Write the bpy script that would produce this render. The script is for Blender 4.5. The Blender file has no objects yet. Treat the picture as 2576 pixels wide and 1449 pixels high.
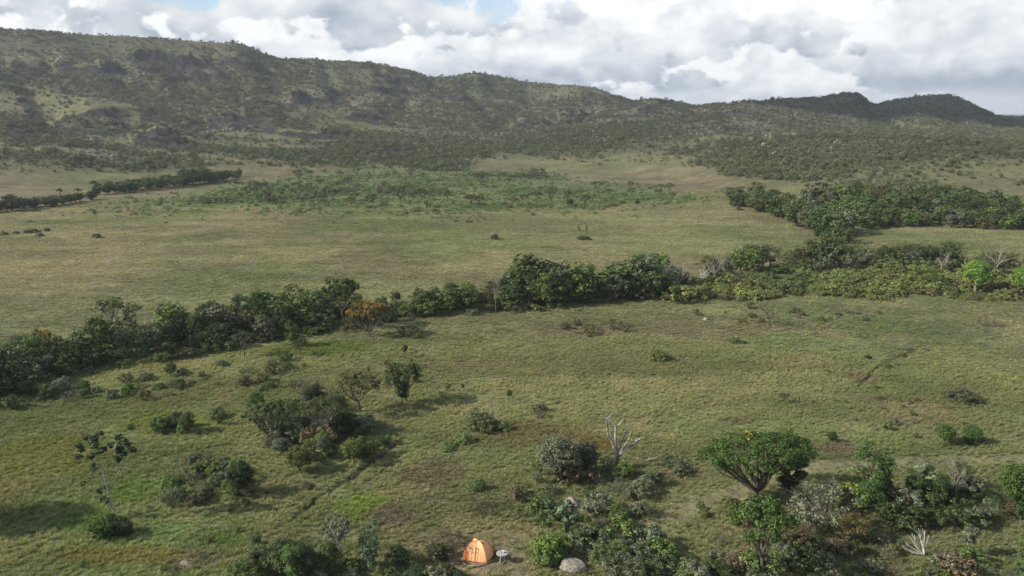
import bpy, math, random
import numpy as np
from mathutils import Vector

# ------------------------------------------------------------------ camera, sky, sun, exposure
scene = bpy.context.scene
COL = scene.collection
R = math.radians
CAM_H, PITCH = 32.0, R(12.5)
SUN_EL, SUN_BEHIND = R(32), R(9)          # sun at the left, a little behind the camera

cam_data = bpy.data.cameras.new('camera')
cam_data.lens, cam_data.sensor_width = 28.0, 36.0
cam_data.clip_start, cam_data.clip_end = 0.5, 30000
cam = bpy.data.objects.new('camera', cam_data)
cam.location = (0, 0, CAM_H)
cam.rotation_euler = (R(90) - PITCH, 0, 0)
COL.objects.link(cam)
scene.camera = cam

SUN_DIR = Vector((-math.cos(SUN_EL) * math.cos(SUN_BEHIND), -math.cos(SUN_EL) * math.sin(SUN_BEHIND), math.sin(SUN_EL)))
sun_data = bpy.data.lights.new('sun', 'SUN')
sun_data.energy, sun_data.angle, sun_data.color = 5.0, R(0.55), (1.0, 0.93, 0.82)
sun = bpy.data.objects.new('sun', sun_data)
sun.rotation_euler = (-SUN_DIR).to_track_quat('-Z', 'Y').to_euler()
COL.objects.link(sun)

scene.view_settings.view_transform = 'Standard'
scene.view_settings.look = 'None'
scene.view_settings.exposure = 0.52
scene.view_settings.gamma = 1.0
scene.view_settings.use_curve_mapping = False
scene.cycles.max_bounces = 5
scene.cycles.diffuse_bounces = 2
scene.cycles.transmission_bounces = 3
scene.cycles.transparent_max_bounces = 6


class NT:
    """small helper to write shader maths"""
    def __init__(self, tree):
        self.t = tree
        self.n = tree.nodes
        self.l = tree.links

    def node(self, kind, **kw):
        nd = self.n.new(kind)
        for k, v in kw.items():
            setattr(nd, k, v)
        return nd

    def put(self, sock, v):
        if v is None:
            return
        if isinstance(v, bpy.types.NodeSocket):
            self.l.new(v, sock)
        else:
            sock.default_value = v

    def m(self, op, a, b=None, c=None, clamp=False):
        nd = self.node('ShaderNodeMath', operation=op, use_clamp=clamp)
        for s, v in zip(nd.inputs, (a, b, c)):
            self.put(s, v)
        return nd.outputs[0]

    def v(self, op, a, b=None, scale=None):
        nd = self.node('ShaderNodeVectorMath', operation=op)
        self.put(nd.inputs[0], a)
        self.put(nd.inputs[1], b)
        if scale is not None:
            self.put(nd.inputs['Scale'], scale)
        return nd.outputs[0]

    def noise(self, vec, scale, detail=4, rough=0.55, dist=0.0, dim='3D', lac=2.0):
        nd = self.node('ShaderNodeTexNoise', noise_dimensions=dim)
        self.put(nd.inputs['Vector'], vec)
        nd.inputs['Scale'].default_value = scale
        nd.inputs['Detail'].default_value = detail
        nd.inputs['Roughness'].default_value = rough
        nd.inputs['Lacunarity'].default_value = lac
        nd.inputs['Distortion'].default_value = dist
        return nd.outputs['Fac']

    def voro(self, vec, scale, detail=3, rough=0.5, feature='SMOOTH_F1', smooth=0.4):
        nd = self.node('ShaderNodeTexVoronoi', feature=feature)
        self.put(nd.inputs['Vector'], vec)
        nd.inputs['Scale'].default_value = scale
        nd.inputs['Detail'].default_value = detail
        nd.inputs['Roughness'].default_value = rough
        if feature == 'SMOOTH_F1':
            nd.inputs['Smoothness'].default_value = smooth
        return nd.outputs['Distance']

    def ss(self, x, a, b, lo=0.0, hi=1.0):
        nd = self.node('ShaderNodeMapRange', interpolation_type='SMOOTHSTEP')
        self.put(nd.inputs['Value'], x)
        nd.inputs['From Min'].default_value = a
        nd.inputs['From Max'].default_value = b
        nd.inputs['To Min'].default_value = lo
        nd.inputs['To Max'].default_value = hi
        return nd.outputs[0]

    def mix(self, f, a, b, blend='MIX'):
        nd = self.node('ShaderNodeMix', data_type='RGBA', blend_type=blend)
        self.put(nd.inputs[0], f)
        for s, v in ((nd.inputs[6], a), (nd.inputs[7], b)):
            if isinstance(v, (tuple, list)) and len(v) == 3:
                v = (*v, 1.0)
            self.put(s, v)
        return nd.outputs[2]

    def xyz(self, x, y, z):
        nd = self.node('ShaderNodeCombineXYZ')
        for s, v in zip(nd.inputs, (x, y, z)):
            self.put(s, v)
        return nd.outputs[0]


# ---- world: physical sky with a field of cumulus
world = bpy.data.worlds.new('World')
scene.world = world
world.use_nodes = True
wt = NT(world.node_tree)
bg = world.node_tree.nodes['Background']
SKY_STRENGTH = 0.1
sky = wt.node('ShaderNodeTexSky', sky_type='NISHITA', sun_disc=False, sun_elevation=SUN_EL,
              sun_rotation=math.atan2(SUN_DIR.x, SUN_DIR.y), altitude=900.0, air_density=1.0, dust_density=1.2)
D0 = wt.node('ShaderNodeTexCoord').outputs['Generated']
rot_ = wt.node('ShaderNodeVectorRotate', rotation_type='Z_AXIS')
wt.l.new(D0, rot_.inputs['Vector'])
rot_.inputs['Angle'].default_value = -0.39         # turns the cloud field
D = rot_.outputs[0]
sep = wt.node('ShaderNodeSeparateXYZ')
wt.l.new(D, sep.inputs[0])
dx, dy, dz = sep.outputs
# direction flattened a little so that clouds are wider than tall
P = wt.xyz(dx, dy, wt.m('MULTIPLY', dz, 1.55))
SOFF = (-0.034, 0.0, 0.040)        # towards the sun, in the same space


def cumulus(col, base, top, scale, thr, seed, white, grey, soft=0.05, wob=0.012):
    """one bank of cumulus: flat base near `base`, heads up to about `top` (sine of elevation)"""
    q = wt.v('ADD', P, (seed * 1.7, seed * -0.9, seed * 0.6))
    q2 = wt.v('ADD', q, SOFF)
    big = wt.noise(q, scale * 0.42, 1, 0.5)

    def puff(vec, det):
        # billows: rounded heads from folded noise, frayed by finer noise
        a = wt.m('ABSOLUTE', wt.m('SUBTRACT', wt.noise(vec, scale, 2, 0.5), 0.5))
        b = wt.m('ABSOLUTE', wt.m('SUBTRACT', wt.noise(vec, scale * 2.7, 2, 0.5), 0.5))
        c_ = wt.noise(vec, scale * 6.0, det, 0.62)
        s_ = wt.m('ADD', wt.m('MULTIPLY', a, -1.25), wt.m('MULTIPLY', b, -0.75))
        return wt.m('ADD', wt.m('ADD', s_, 0.40), wt.m('MULTIPLY', wt.m('SUBTRACT', c_, 0.5), 0.30))
    n, n2 = puff(q, 5), puff(q2, 2)
    bw = wt.m('ADD', dz, wt.m('MULTIPLY', wt.m('SUBTRACT', wt.noise(q, scale * 1.6, 4, 0.6), 0.5), wob * 2))
    h = wt.m('DIVIDE', wt.m('SUBTRACT', bw, base), top - base)
    dens = wt.m('SUBTRACT', wt.m('ADD', n, wt.m('MULTIPLY', big, 1.5)),
                wt.m('ADD', thr, wt.m('MULTIPLY', wt.m('MAXIMUM', h, 0.0), 0.45)))
    mask = wt.m('MULTIPLY', wt.ss(dens, 0.0, soft), wt.ss(bw, base - 0.010, base + 0.010))
    rel = wt.m('MULTIPLY', wt.m('SUBTRACT', n, n2), 1.7)
    edge = wt.ss(dens, 0.0, 0.34, 0.20, 0.0)
    lit = wt.m('ADD', wt.m('ADD', wt.ss(h, -0.02, 0.65, 0.0, 0.68), rel), edge, clamp=True)
    c = wt.mix(lit, grey, white)
    return wt.mix(mask, col, c)


S = 1.0 / SKY_STRENGTH
def K(r, g, b):
    return (r * S, g * S, b * S)
blue = wt.mix(1.0, sky.outputs[0], (1.15, 1.15, 1.15), 'MULTIPLY')
# thin high veil
veil = wt.ss(wt.noise(P, 2.2, 5, 0.6, 0.6), 0.40, 0.70, 0.0, 0.70)
c0 = wt.mix(veil, blue, K(0.66, 0.70, 0.75))
# pale air low over the horizon
c0 = wt.mix(wt.ss(dz, 0.0, 0.11, 0.85, 0.0), c0, K(0.47, 0.53, 0.60))
W1, G1 = K(0.71, 0.725, 0.735), K(0.31, 0.36, 0.425)
W2, G2 = K(0.82, 0.82, 0.81), K(0.28, 0.33, 0.395)
# cloud deck overhead: the same clouds seen from below
zz = wt.m('MAXIMUM', wt.m('ADD', dz, 0.06), 0.05)
PL = wt.xyz(wt.m('DIVIDE', dx, zz), wt.m('DIVIDE', dy, zz), 0.0)
dk = wt.noise(PL, 0.75, 6, 0.55, 0.2)
dk2 = wt.noise(wt.v('ADD', PL, (-0.10, -0.02, 0)), 0.75, 4, 0.55, 0.2)
deck = wt.m('MULTIPLY', wt.ss(dk, 0.53, 0.63), wt.ss(dz, 0.12, 0.24))
dl = wt.m('ADD', 0.60, wt.m('MULTIPLY', wt.m('SUBTRACT', dk, dk2), 3.5), clamp=True)
c0 = wt.mix(deck, c0, wt.mix(dl, K(0.34, 0.38, 0.45), K(0.66, 0.68, 0.70)))
for args in ((0.100, 0.40, 3.2, 0.84, 4.3, W1, G1, 0.22, 0.030),
             (0.064, 0.24, 4.0, 0.80, 12.9, W2, G2, 0.10, 0.022),
             (0.040, 0.16, 5.2, 0.74, 7.3, W2, G2, 0.08, 0.016),
             (0.018, 0.11, 6.5, 0.74, 5.9, W1, G2, 0.08, 0.012),
             (-0.01, 0.06, 9.0, 0.74, 2.2, W1, G1, 0.10, 0.008)):
    c0 = cumulus(c0, *args)
# below the horizon: plain ground glow
c0 = wt.mix(wt.ss(dz, -0.03, -0.005), K(0.16, 0.17, 0.14), c0)
wt.l.new(c0, bg.inputs['Color'])
bg.inputs['Strength'].default_value = SKY_STRENGTH
world.cycles.sampling_method = 'MANUAL'
world.cycles.sample_map_resolution = 512

# ------------------------------------------------------------------ numeric helpers
FPX, CX, CY = 28.0 / 36.0 * 2576, 1288.0, 724.5       # photograph measured at 2576 x 1449


def _hash(ix, iy, seed):
    h = (ix.astype(np.int64) * 374761393 + iy.astype(np.int64) * 668265263 + seed * 982451653) & 0xFFFFFFFF
    h = ((h ^ (h >> 13)) * 1274126177) & 0xFFFFFFFF
    h = ((h ^ (h >> 16)) * 2246822519) & 0xFFFFFFFF
    return ((h >> 8) & 0xFFFF) / 65535.0


def vnoise(x, y, seed=0):
    ix, iy = np.floor(x), np.floor(y)
    fx, fy = x - ix, y - iy
    fx = fx * fx * (3 - 2 * fx)
    fy = fy * fy * (3 - 2 * fy)
    a, b = _hash(ix, iy, seed), _hash(ix + 1, iy, seed)
    c, d = _hash(ix, iy + 1, seed), _hash(ix + 1, iy + 1, seed)
    return (a + (b - a) * fx) * (1 - fy) + (c + (d - c) * fx) * fy


def fbm(x, y, scale, octaves=4, seed=0, gain=0.5):
    x, y = np.asarray(x, float) / scale, np.asarray(y, float) / scale
    s, amp, tot = 0.0, 1.0, 0.0
    for o in range(octaves):
        s = s + amp * vnoise(x * 2 ** o + o * 17.3, y * 2 ** o - o * 9.1, seed + o * 101)
        tot += amp
        amp *= gain
    return s / tot


def sstep(x, a, b):
    t = np.clip((np.asarray(x, float) - a) / (b - a), 0, 1)
    return t * t * (3 - 2 * t)


def ray(px, py):
    X, Y = (px - CX) / FPX, (CY - py) / FPX
    return np.array([X, math.cos(PITCH) + Y * math.sin(PITCH), -math.sin(PITCH) + Y * math.cos(PITCH)])


def project(x, y, z):
    """world point -> position in the photograph (2576 wide)"""
    z = z - CAM_H
    f = y * math.cos(PITCH) - z * math.sin(PITCH)
    u = y * math.sin(PITCH) + z * math.cos(PITCH)
    return CX + FPX * x / f, CY - FPX * u / f, f


def elev_z(px, py, r):
    d = ray(px, py)
    return CAM_H + r * d[2] / math.hypot(d[0], d[1])


# ------------------------------------------------------------------ terrain
# hill profiles: column in the photo -> (row, distance in metres) from the foot to the crest
PROF = {
    -900: [(440, 380), (390, 440), (320, 540), (240, 630), (160, 720), (20, 840)],
    0:    [(448, 400), (390, 455), (310, 560), (240, 650), (160, 750), (68, 870)],
    200:  [(443, 405), (385, 465), (305, 570), (240, 660), (165, 755), (82, 880)],
    400:  [(440, 410), (385, 475), (315, 580), (250, 670), (180, 765), (92, 890)],
    590:  [(437, 415), (385, 480), (320, 590), (255, 680), (185, 775), (103, 890)],
    640:  [(435, 418), (385, 482), (320, 592), (258, 685), (190, 780), (120, 895)],
    700:  [(434, 420), (385, 485), (320, 595), (262, 690), (200, 790), (143, 905)],
    960:  [(428, 425), (385, 490), (325, 610), (268, 710), (210, 820), (157, 950)],
    1080: [(425, 430), (385, 495), (330, 620), (280, 730), (235, 850), (190, 985)],
    1200: [(420, 440), (380, 505), (330, 635), (285, 750), (235, 880), (181, 1020)],
    1350: [(415, 450), (375, 520), (325, 660), (285, 790), (245, 930), (207, 1070)],
    1500: [(418, 430), (375, 500), (330, 620), (290, 740), (250, 870), (213, 990)],
    1590: [(425, 415), (380, 480), (335, 580), (300, 690), (275, 800), (247, 910)],
    1680: [(435, 395), (385, 465), (340, 560), (305, 670), (278, 780), (249, 890)],
    1750: [(442, 375), (390, 445), (345, 540), (310, 650), (285, 760), (261, 870)],
    1850: [(455, 345), (395, 420), (345, 510), (312, 625), (283, 740), (254, 850)],
    2000: [(468, 318), (400, 400), (345, 485), (322, 610), (285, 800), (243, 930)],
    2130: [(472, 310), (400, 392), (345, 475), (324, 610), (285, 840), (231, 980)],
    2200: [(472, 310), (402, 392), (348, 475), (326, 615), (292, 860), (254, 1010)],
    2290: [(472, 310), (404, 392), (350, 475), (328, 620), (290, 880), (239, 1050)],
    2385: [(472, 310), (406, 392), (352, 475), (330, 625), (290, 890), (235, 1070)],
    2440: [(472, 310), (408, 394), (354, 478), (332, 630), (300, 900), (254, 1090)],
    2510: [(472, 310), (410, 395), (356, 480), (336, 640), (315, 950), (285, 1200)],
    2640: [(472, 310), (412, 396), (360, 484), (338, 650), (318, 980), (290, 1300)],
    3400: [(472, 310), (415, 396), (365, 490), (340, 650), (310, 980), (270, 1300)],
}
NA, NR = 640, 760
A0, A1, RMIN, RMAX = -0.86, 0.86, 250.0, 9000.0
_az = np.linspace(A0, A1, NA)
_px = CX + FPX * np.tan(_az) / math.cos(PITCH)
_cols = sorted(PROF)
_lr = np.linspace(math.log(RMIN), math.log(RMAX), NR)
_rr = np.exp(_lr)
_ctlR = np.array([[RMIN] + [max(1, q[1]) for q in PROF[c]] for c in _cols])
_ctlZ = np.array([[0.0] + [max(0.0, elev_z(c, q[0], q[1])) if i else 0.0 for i, q in enumerate(PROF[c])] for c in _cols])
_R = np.stack([np.interp(_px, _cols, _ctlR[:, k]) for k in range(_ctlR.shape[1])], 1)
_Z = np.stack([np.interp(_px, _cols, _ctlZ[:, k]) for k in range(_ctlZ.shape[1])], 1)
LUT = np.zeros((NA, NR))
for i in range(NA):
    rl, zl = _R[i, -1], _Z[i, -1]
    LUT[i] = np.interp(_rr, np.r_[_R[i], rl * 1.03, rl * 1.5, RMAX], np.r_[_Z[i], zl * 0.97, zl * 0.45, zl * 0.2])
for _ in range(2):                       # soften the joints between controls
    LUT[:, 1:-1] = (LUT[:, :-2] + 2 * LUT[:, 1:-1] + LUT[:, 2:]) / 4
    LUT[1:-1] = (LUT[:-2] + 2 * LUT[1:-1] + LUT[2:]) / 4

# rock ledges on the hillside: (column from, column to, row, height in metres)
LEDGES = [(150, 300, 168, 11), (335, 530, 176, 17), (490, 560, 205, 7), (430, 560, 322, 8), (520, 690, 306, 10), (150, 300, 330, 7),
          (330, 430, 352, 6), (380, 470, 362, 7), (560, 700, 330, 7), (960, 1100, 208, 9), (1080, 1180, 245, 8), (620, 760, 270, 8),
          (730, 830, 262, 11), (700, 860, 345, 6), (860, 960, 300, 9), (1290, 1370, 320, 9), (1385, 1470, 300, 13), (1540, 1640, 290, 7),
          (40, 130, 182, 6), (560, 640, 160, 6), (850, 1000, 225, 6), (1780, 1900, 285, 6), (1950, 2080, 310, 6), (930, 1030, 385, 5),
          (0, 120, 335, 4), (180, 420, 300, 4), (1600, 1720, 285, 5)]
LED = []


def base_height(x, y):
    r = np.hypot(x, y)
    az = np.arctan2(x, y)
    fa = np.clip((az - A0) / (A1 - A0), 0, 1) * (NA - 1)
    fr = np.clip((np.log(np.maximum(r, RMIN)) - _lr[0]) / (_lr[-1] - _lr[0]), 0, 1) * (NR - 1)
    ia, ir = np.minimum(fa.astype(int), NA - 2), np.minimum(fr.astype(int), NR - 2)
    ta, tr = fa - ia, fr - ir
    h = (LUT[ia, ir] * (1 - ta) + LUT[ia + 1, ir] * ta) * (1 - tr) + (LUT[ia, ir + 1] * (1 - ta) + LUT[ia + 1, ir + 1] * ta) * tr
    return h * sstep(np.abs(az), 1.5, 0.95)          # open plain behind the camera


def ledges(x, y, r, az):
    """cliff bands: (extra height, how much bare rock shows)"""
    dz_, rock = np.zeros(x.shape), np.zeros(x.shape)
    if r.size == 0 or r.max() < 380:
        return dz_, rock
    for a0, a1, rl, hh in LED:
        u = (az - a0) / (a1 - a0)
        k = np.nonzero((u > 0) & (u < 1) & (np.abs(r - rl) < 130))
        if k[0].size == 0:
            continue
        xx, yy = x[k], y[k]
        jag = 22 * (fbm(xx, yy, 60, 3, 55) - 0.5) + 7 * (fbm(xx, yy, 14, 3, 57) - 0.5)
        dd = r[k] - rl - jag
        taper = np.clip(np.sin(np.pi * u[k]) * 1.6, 0, 1)
        broken = 0.25 + 0.75 * sstep(fbm(xx, yy, 17, 3, 56), 0.30, 0.58)
        hgt = 0.55 * hh * taper * broken
        dz_[k] += hgt * sstep(dd, -1.5, 2.5) * (1 - sstep(dd, 6, 90))
        strata = fbm(xx * 0.22, yy, 5.0, 3, 58)
        rock[k] = np.maximum(rock[k], taper * (sstep(dd, -3.0 * hh - 4, -1.2 * hh) * (1 - sstep(dd, 2, 6))) * (0.30 + 0.5 * broken + 0.9 * (strata - 0.35)))
    return dz_, np.clip(rock, 0, 1)


def height(x, y, fine=True):
    x, y = np.asarray(x, float), np.asarray(y, float)
    r, az = np.hypot(x, y), np.arctan2(x, y)
    h = base_height(x, y)
    hill = sstep(h, 2, 30)
    z = h + hill * (9 * (fbm(x, y, 130, 3, 5) - 0.5) + 5 * (fbm(x, y, 38, 3, 9) - 0.5) - 11 * sstep(h, 4, 26) * (1 - sstep(h, 60, 100)) * 0.5 * np.clip(1 - 5 * np.abs(fbm(az * 520 + 0.06 * r, r * 0.22, 42, 3, 61) - 0.5), 0, 1)) * sstep(r, 380, 520)
    # benches of layered rock
    st = z / 9.0 + 1.4 * fbm(x, y, 160, 2, 21)
    z = z + hill * 2.6 * (sstep(st - np.floor(st), 0.0, 0.28) - (st - np.floor(st))) * sstep(fbm(x, y, 90, 2, 33), 0.36, 0.6)
    z = z + ledges(x, y, r, az)[0]
    near = 1 - sstep(r, 300, 420)
    z = z + near * (0.55 * (fbm(x, y, 34, 3, 2) - 0.5))
    # ground swells under the far wood on the right
    z = z + 3.0 * np.exp(-(((x - 120) / 70) ** 2 + ((y - 275) / 35) ** 2))
    if fine:
        z = z + 0.16 * (fbm(x, y, 2.6, 3, 71) - 0.5) * near
    return z


def hit(px, py, fine=False):
    """where the sight line through a point of the photo meets the ground"""
    d = ray(px, py)
    if py > 580:                         # near, almost level ground
        z = 0.0
        for _ in range(4):
            tt = (CAM_H - z) / -d[2]
            z = float(height(np.array([d[0] * tt]), np.array([d[1] * tt]), fine)[0])
        return float(d[0] * tt), float(d[1] * tt)
    t = np.geomspace(25, 4000, 500)
    x, y, z = d[0] * t, d[1] * t, CAM_H + d[2] * t
    g = height(x, y, fine)
    b = np.nonzero(z < g)[0]
    if len(b) == 0:
        return None
    i = max(b[0], 1)
    e0, e1 = z[i - 1] - g[i - 1], z[i] - g[i]
    tt = t[i - 1] + (t[i] - t[i - 1]) * e0 / (e0 - e1)
    return float(d[0] * tt), float(d[1] * tt)


# the crest line as the photo shows it; the rise of the top slope is trimmed to meet it
CREST = [(-300, 60), (0, 70), (100, 75), (200, 84), (330, 88), (450, 97), (560, 106), (590, 103), (620, 112), (660, 132), (700, 146), (800, 148), (940, 158), (990, 172), (1050, 184), (1085, 194), (1140, 189), (1200, 182),
         (1260, 190), (1330, 206), (1430, 212), (1500, 218), (1540, 235), (1590, 252), (1640, 247), (1690, 251), (1745, 264), (1800, 260), (1860, 254), (1950, 248), (2060, 243), (2100, 236), (2135, 232), (2165, 238),
         (2198, 260), (2240, 252), (2300, 241), (2350, 236), (2390, 237), (2430, 250), (2470, 272), (2510, 289), (2580, 291), (2800, 292)]


def trim_crest():
    global LUT
    caz = np.array([math.atan2(ray(*p)[0], ray(*p)[1]) for p in CREST])
    cel = np.array([ray(*p)[2] / math.hypot(*ray(*p)[:2]) for p in CREST])
    want = np.interp(_az, caz, cel)
    for _ in range(4):
        rr_, aa_ = np.meshgrid(_rr[(_rr > 300) & (_rr < 3000)], _az)
        zz_ = height((rr_ * np.sin(aa_)).ravel(), (rr_ * np.cos(aa_)).ravel(), False).reshape(rr_.shape) + 1.2
        el = (zz_ - CAM_H) / rr_
        k = el.argmax(1)
        got, rc = el.max(1), rr_[np.arange(NA), k]
        add = (want - got) * rc
        rel = LUT / np.maximum(LUT.max(1, keepdims=True), 1)
        LUT = LUT + add[:, None] * sstep(rel, 0.45, 0.95)
        LUT = np.maximum(LUT, 0)


trim_crest()
for p0, p1, py, hh in LEDGES:
    q = hit((p0 + p1) / 2, py)
    if q is None:
        continue
    a0, a1 = (math.atan((p - CX) / FPX * math.cos(PITCH)) for p in (p0, p1))
    LED.append((a0 - 0.006, a1 + 0.006, math.hypot(*q), hh))


def ground(x, y):
    return float(height(np.array([x]), np.array([y]))[0])


# ------------------------------------------------------------------ ground colour (albedo)
def C3(*rows):
    return np.array(rows, float)


def in_poly(px, py, poly):
    px, py = np.asarray(px), np.asarray(py)
    ins = np.zeros(px.shape, bool)
    n = len(poly)
    for i in range(n):
        x0, y0 = poly[i]
        x1, y1 = poly[(i + 1) % n]
        c = ((y0 > py) != (y1 > py)) & (px < (x1 - x0) * (py - y0) / (y1 - y0 + 1e-9) + x0)
        ins ^= c
    return ins


def wpoly(pts):
    out = []
    for p in pts:
        q = hit(*p)
        out.append(q if q else (0, 1))
    return out


BUSH_POLY = wpoly([(150, 535), (420, 500), (600, 478), (760, 440), (1000, 422), (1340, 428), (1480, 458), (1700, 478), (1880, 492),
                   (1700, 512), (1450, 522), (1000, 527), (600, 522), (300, 532)])
THICKET_POLY = wpoly([(1640, 752), (1720, 725), (1850, 700), (2000, 688), (2200, 684), (2450, 688), (2640, 700), (2640, 760),
                      (2400, 752), (2200, 746), (2000, 752), (1830, 764), (1700, 748)])


def bush_zone(x, y):
    return in_poly(x + 30 * (fbm(x, y, 26, 4, 18) - 0.5), y + 60 * (fbm(x, y, 22, 4, 19, 0.65) - 0.5), BUSH_POLY)


def blob(x, y, px, py, wx, wy):
    """soft patch centred at a place of the photo, radii in metres"""
    c = hit(px, py)
    w = 0.55 * (fbm(x, y, 3.2, 3, 301) - 0.5) * 2
    d = np.sqrt(((x - c[0]) / wx) ** 2 + ((y - c[1]) / wy) ** 2) + w * 0.6
    return 1 - sstep(d, 0.6, 1.15)


PATCHES = [  # column, row, radii, colour
    (910, 1268, 2.6, 2.3, (0.106, 0.146, 0.034)),
    (900, 1300, 1.5, 1.2, (0.098, 0.124, 0.034)),
    (340, 1235, 2.6, 2.2, (0.098, 0.138, 0.036)),
    (215, 1315, 3.2, 1.6, (0.090, 0.134, 0.036)),
    (400, 1330, 2.4, 1.2, (0.110, 0.148, 0.060)),
    (560, 1360, 2.2, 1.3, (0.088, 0.122, 0.036)),
    (1205, 1408, 2.8, 2.4, (0.235, 0.190, 0.125)),
    (1250, 1345, 3.8, 2.2, (0.170, 0.150, 0.082)),
    (1290, 1420, 2.0, 2.2, (0.195, 0.165, 0.098)),
    (470, 1410, 3.4, 1.5, (0.135, 0.110, 0.072)),
    (980, 1300, 2.2, 2.4, (0.110, 0.092, 0.062)),
    (1090, 1190, 3.4, 3.0, (0.105, 0.090, 0.050)),
    (1440, 1290, 1.2, 0.9, (0.200, 0.150, 0.100)),
    (1330, 1090, 5.0, 3.5, (0.110, 0.094, 0.045)),
    (1500, 1120, 2.5, 2.0, (0.120, 0.090, 0.036)),
    (1655, 1190, 2.2, 1.0, (0.150, 0.120, 0.080)),
    (2170, 950, 2.6, 3.0, (0.128, 0.106, 0.064)),
    (1850, 1060, 1.8, 1.0, (0.128, 0.108, 0.066)),
    (2110, 1130, 2.4, 1.6, (0.132, 0.110, 0.068)),
    (2300, 1040, 5.0, 4.0, (0.146, 0.130, 0.072)),
    (2480, 930, 9.0, 12.0, (0.138, 0.138, 0.058)),
    (1750, 830, 16.0, 5.0, (0.122, 0.108, 0.058)),
    (1450, 830, 8.0, 4.0, (0.118, 0.104, 0.058)),
    (800, 875, 8.0, 4.0, (0.085, 0.105, 0.028)),
    (420, 1060, 5.0, 3.0, (0.105, 0.120, 0.030)),
    (120, 1150, 7.0, 5.0, (0.118, 0.122, 0.036)),
    (300, 1400, 5.0, 1.6, (0.128, 0.118, 0.040)),
]
HILL_GRASS = [(120, 285, 70, 45), (250, 352, 30, 12), (700, 340, 40, 20), (60, 370, 40, 14), (450, 345, 25, 8), (560, 395, 60, 10),
              (640, 365, 40, 10), (1480, 420, 50, 30), (1620, 410, 30, 40), (2480, 430, 90, 30), (120, 445, 120, 20), (1950, 345, 60, 25),
              (930, 320, 30, 16), (150, 160, 50, 20), (650, 415, 60, 14)]
_hg = []
for a, b, c, d in HILL_GRASS:
    q = hit(a, b)
    if q:
        _hg.append((*q, c, d))


def hill_grass(x, y):
    """open grassy benches on the hills"""
    m = np.zeros(np.shape(x))
    for cx, cy, wx, wy in _hg:
        w = 0.9 * (fbm(x, y, 30, 3, 401) - 0.5)
        d = np.sqrt(((x - cx) / wx) ** 2 + ((y - cy) / wy) ** 2) + w
        m = np.maximum(m, 1 - sstep(d, 0.6, 1.1))
    return m


def ground_colour(x, y):
    x, y = np.asarray(x, float), np.asarray(y, float)
    r = np.hypot(x, y)
    n1, n2, n3 = fbm(x, y, 48, 4, 11)[:, None], fbm(x, y, 9, 3, 12)[:, None], fbm(x, y, 2.2, 3, 13)[:, None]
    green, dry, tan_ = C3((0.092, 0.109, 0.046)), C3((0.118, 0.120, 0.058)), C3((0.148, 0.127, 0.071))
    c = green + (dry - green) * sstep(n1 * 0.6 + n2 * 0.4, 0.36, 0.62)
    c = c + (tan_ - c) * sstep(n2 * 0.5 + n3 * 0.5, 0.55, 0.74) * 0.6
    far = sstep(r, 130, 185)[:, None]
    meadow = C3((0.120, 0.122, 0.058)) + (C3((0.138, 0.122, 0.067)) - C3((0.120, 0.122, 0.058))) * sstep(n1, 0.42, 0.62)
    meadow = meadow + (C3((0.084, 0.100, 0.038)) - meadow) * sstep(fbm(x, y, 26, 4, 15)[:, None], 0.54, 0.70) * 0.65
    c = c + (meadow - c) * far
    c = c * (0.86 + 0.28 * n3)
    streak = fbm(x * 0.35 + y * 0.06, y, 7, 3, 14)[:, None]
    c = c * (0.84 + 0.32 * sstep(streak, 0.25, 0.75))
    c = c * (1.16 + 0.0 * r) [:, None] * (1 - 0.14 * sstep(r, 290, 340))[:, None]
    hl = sstep(base_height(x, y), 1.0, 9.0)[:, None]
    hn = fbm(x, y, 60, 4, 17)[:, None]
    hillc = C3((0.082, 0.086, 0.046)) + (C3((0.102, 0.096, 0.062)) - C3((0.082, 0.086, 0.046))) * sstep(hn, 0.4, 0.62)
    g = hill_grass(x, y)[:, None]
    hillc = hillc + (C3((0.132, 0.132, 0.062)) - hillc) * g * 0.75
    c = c + (hillc - c) * hl
    bp = bush_zone(x, y)[:, None] * (r > 200)[:, None]
    c = np.where(bp, c * 0.4 + C3((0.096, 0.126, 0.052)) * 0.6, c)
    tp = in_poly(x + 4 * (fbm(x, y, 7, 3, 22) - 0.5), y + 14 * (fbm(x, y, 9, 4, 20) - 0.5), THICKET_POLY)[:, None]
    c = np.where(tp, C3((0.090, 0.100, 0.040)), c)
    nk = np.nonzero((r < 220))[0]
    if nk.size:
        xs, ys = x[nk], y[nk]
        for px, py, wx, wy, pc in PATCHES:
            b = blob(xs, ys, px, py, wx, wy)[:, None]
            c[nk] = c[nk] + (np.array(pc) * (0.85 + 0.3 * n3[nk]) - c[nk]) * b * 0.85
    return np.clip(c, 0.01, 1)


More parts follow.
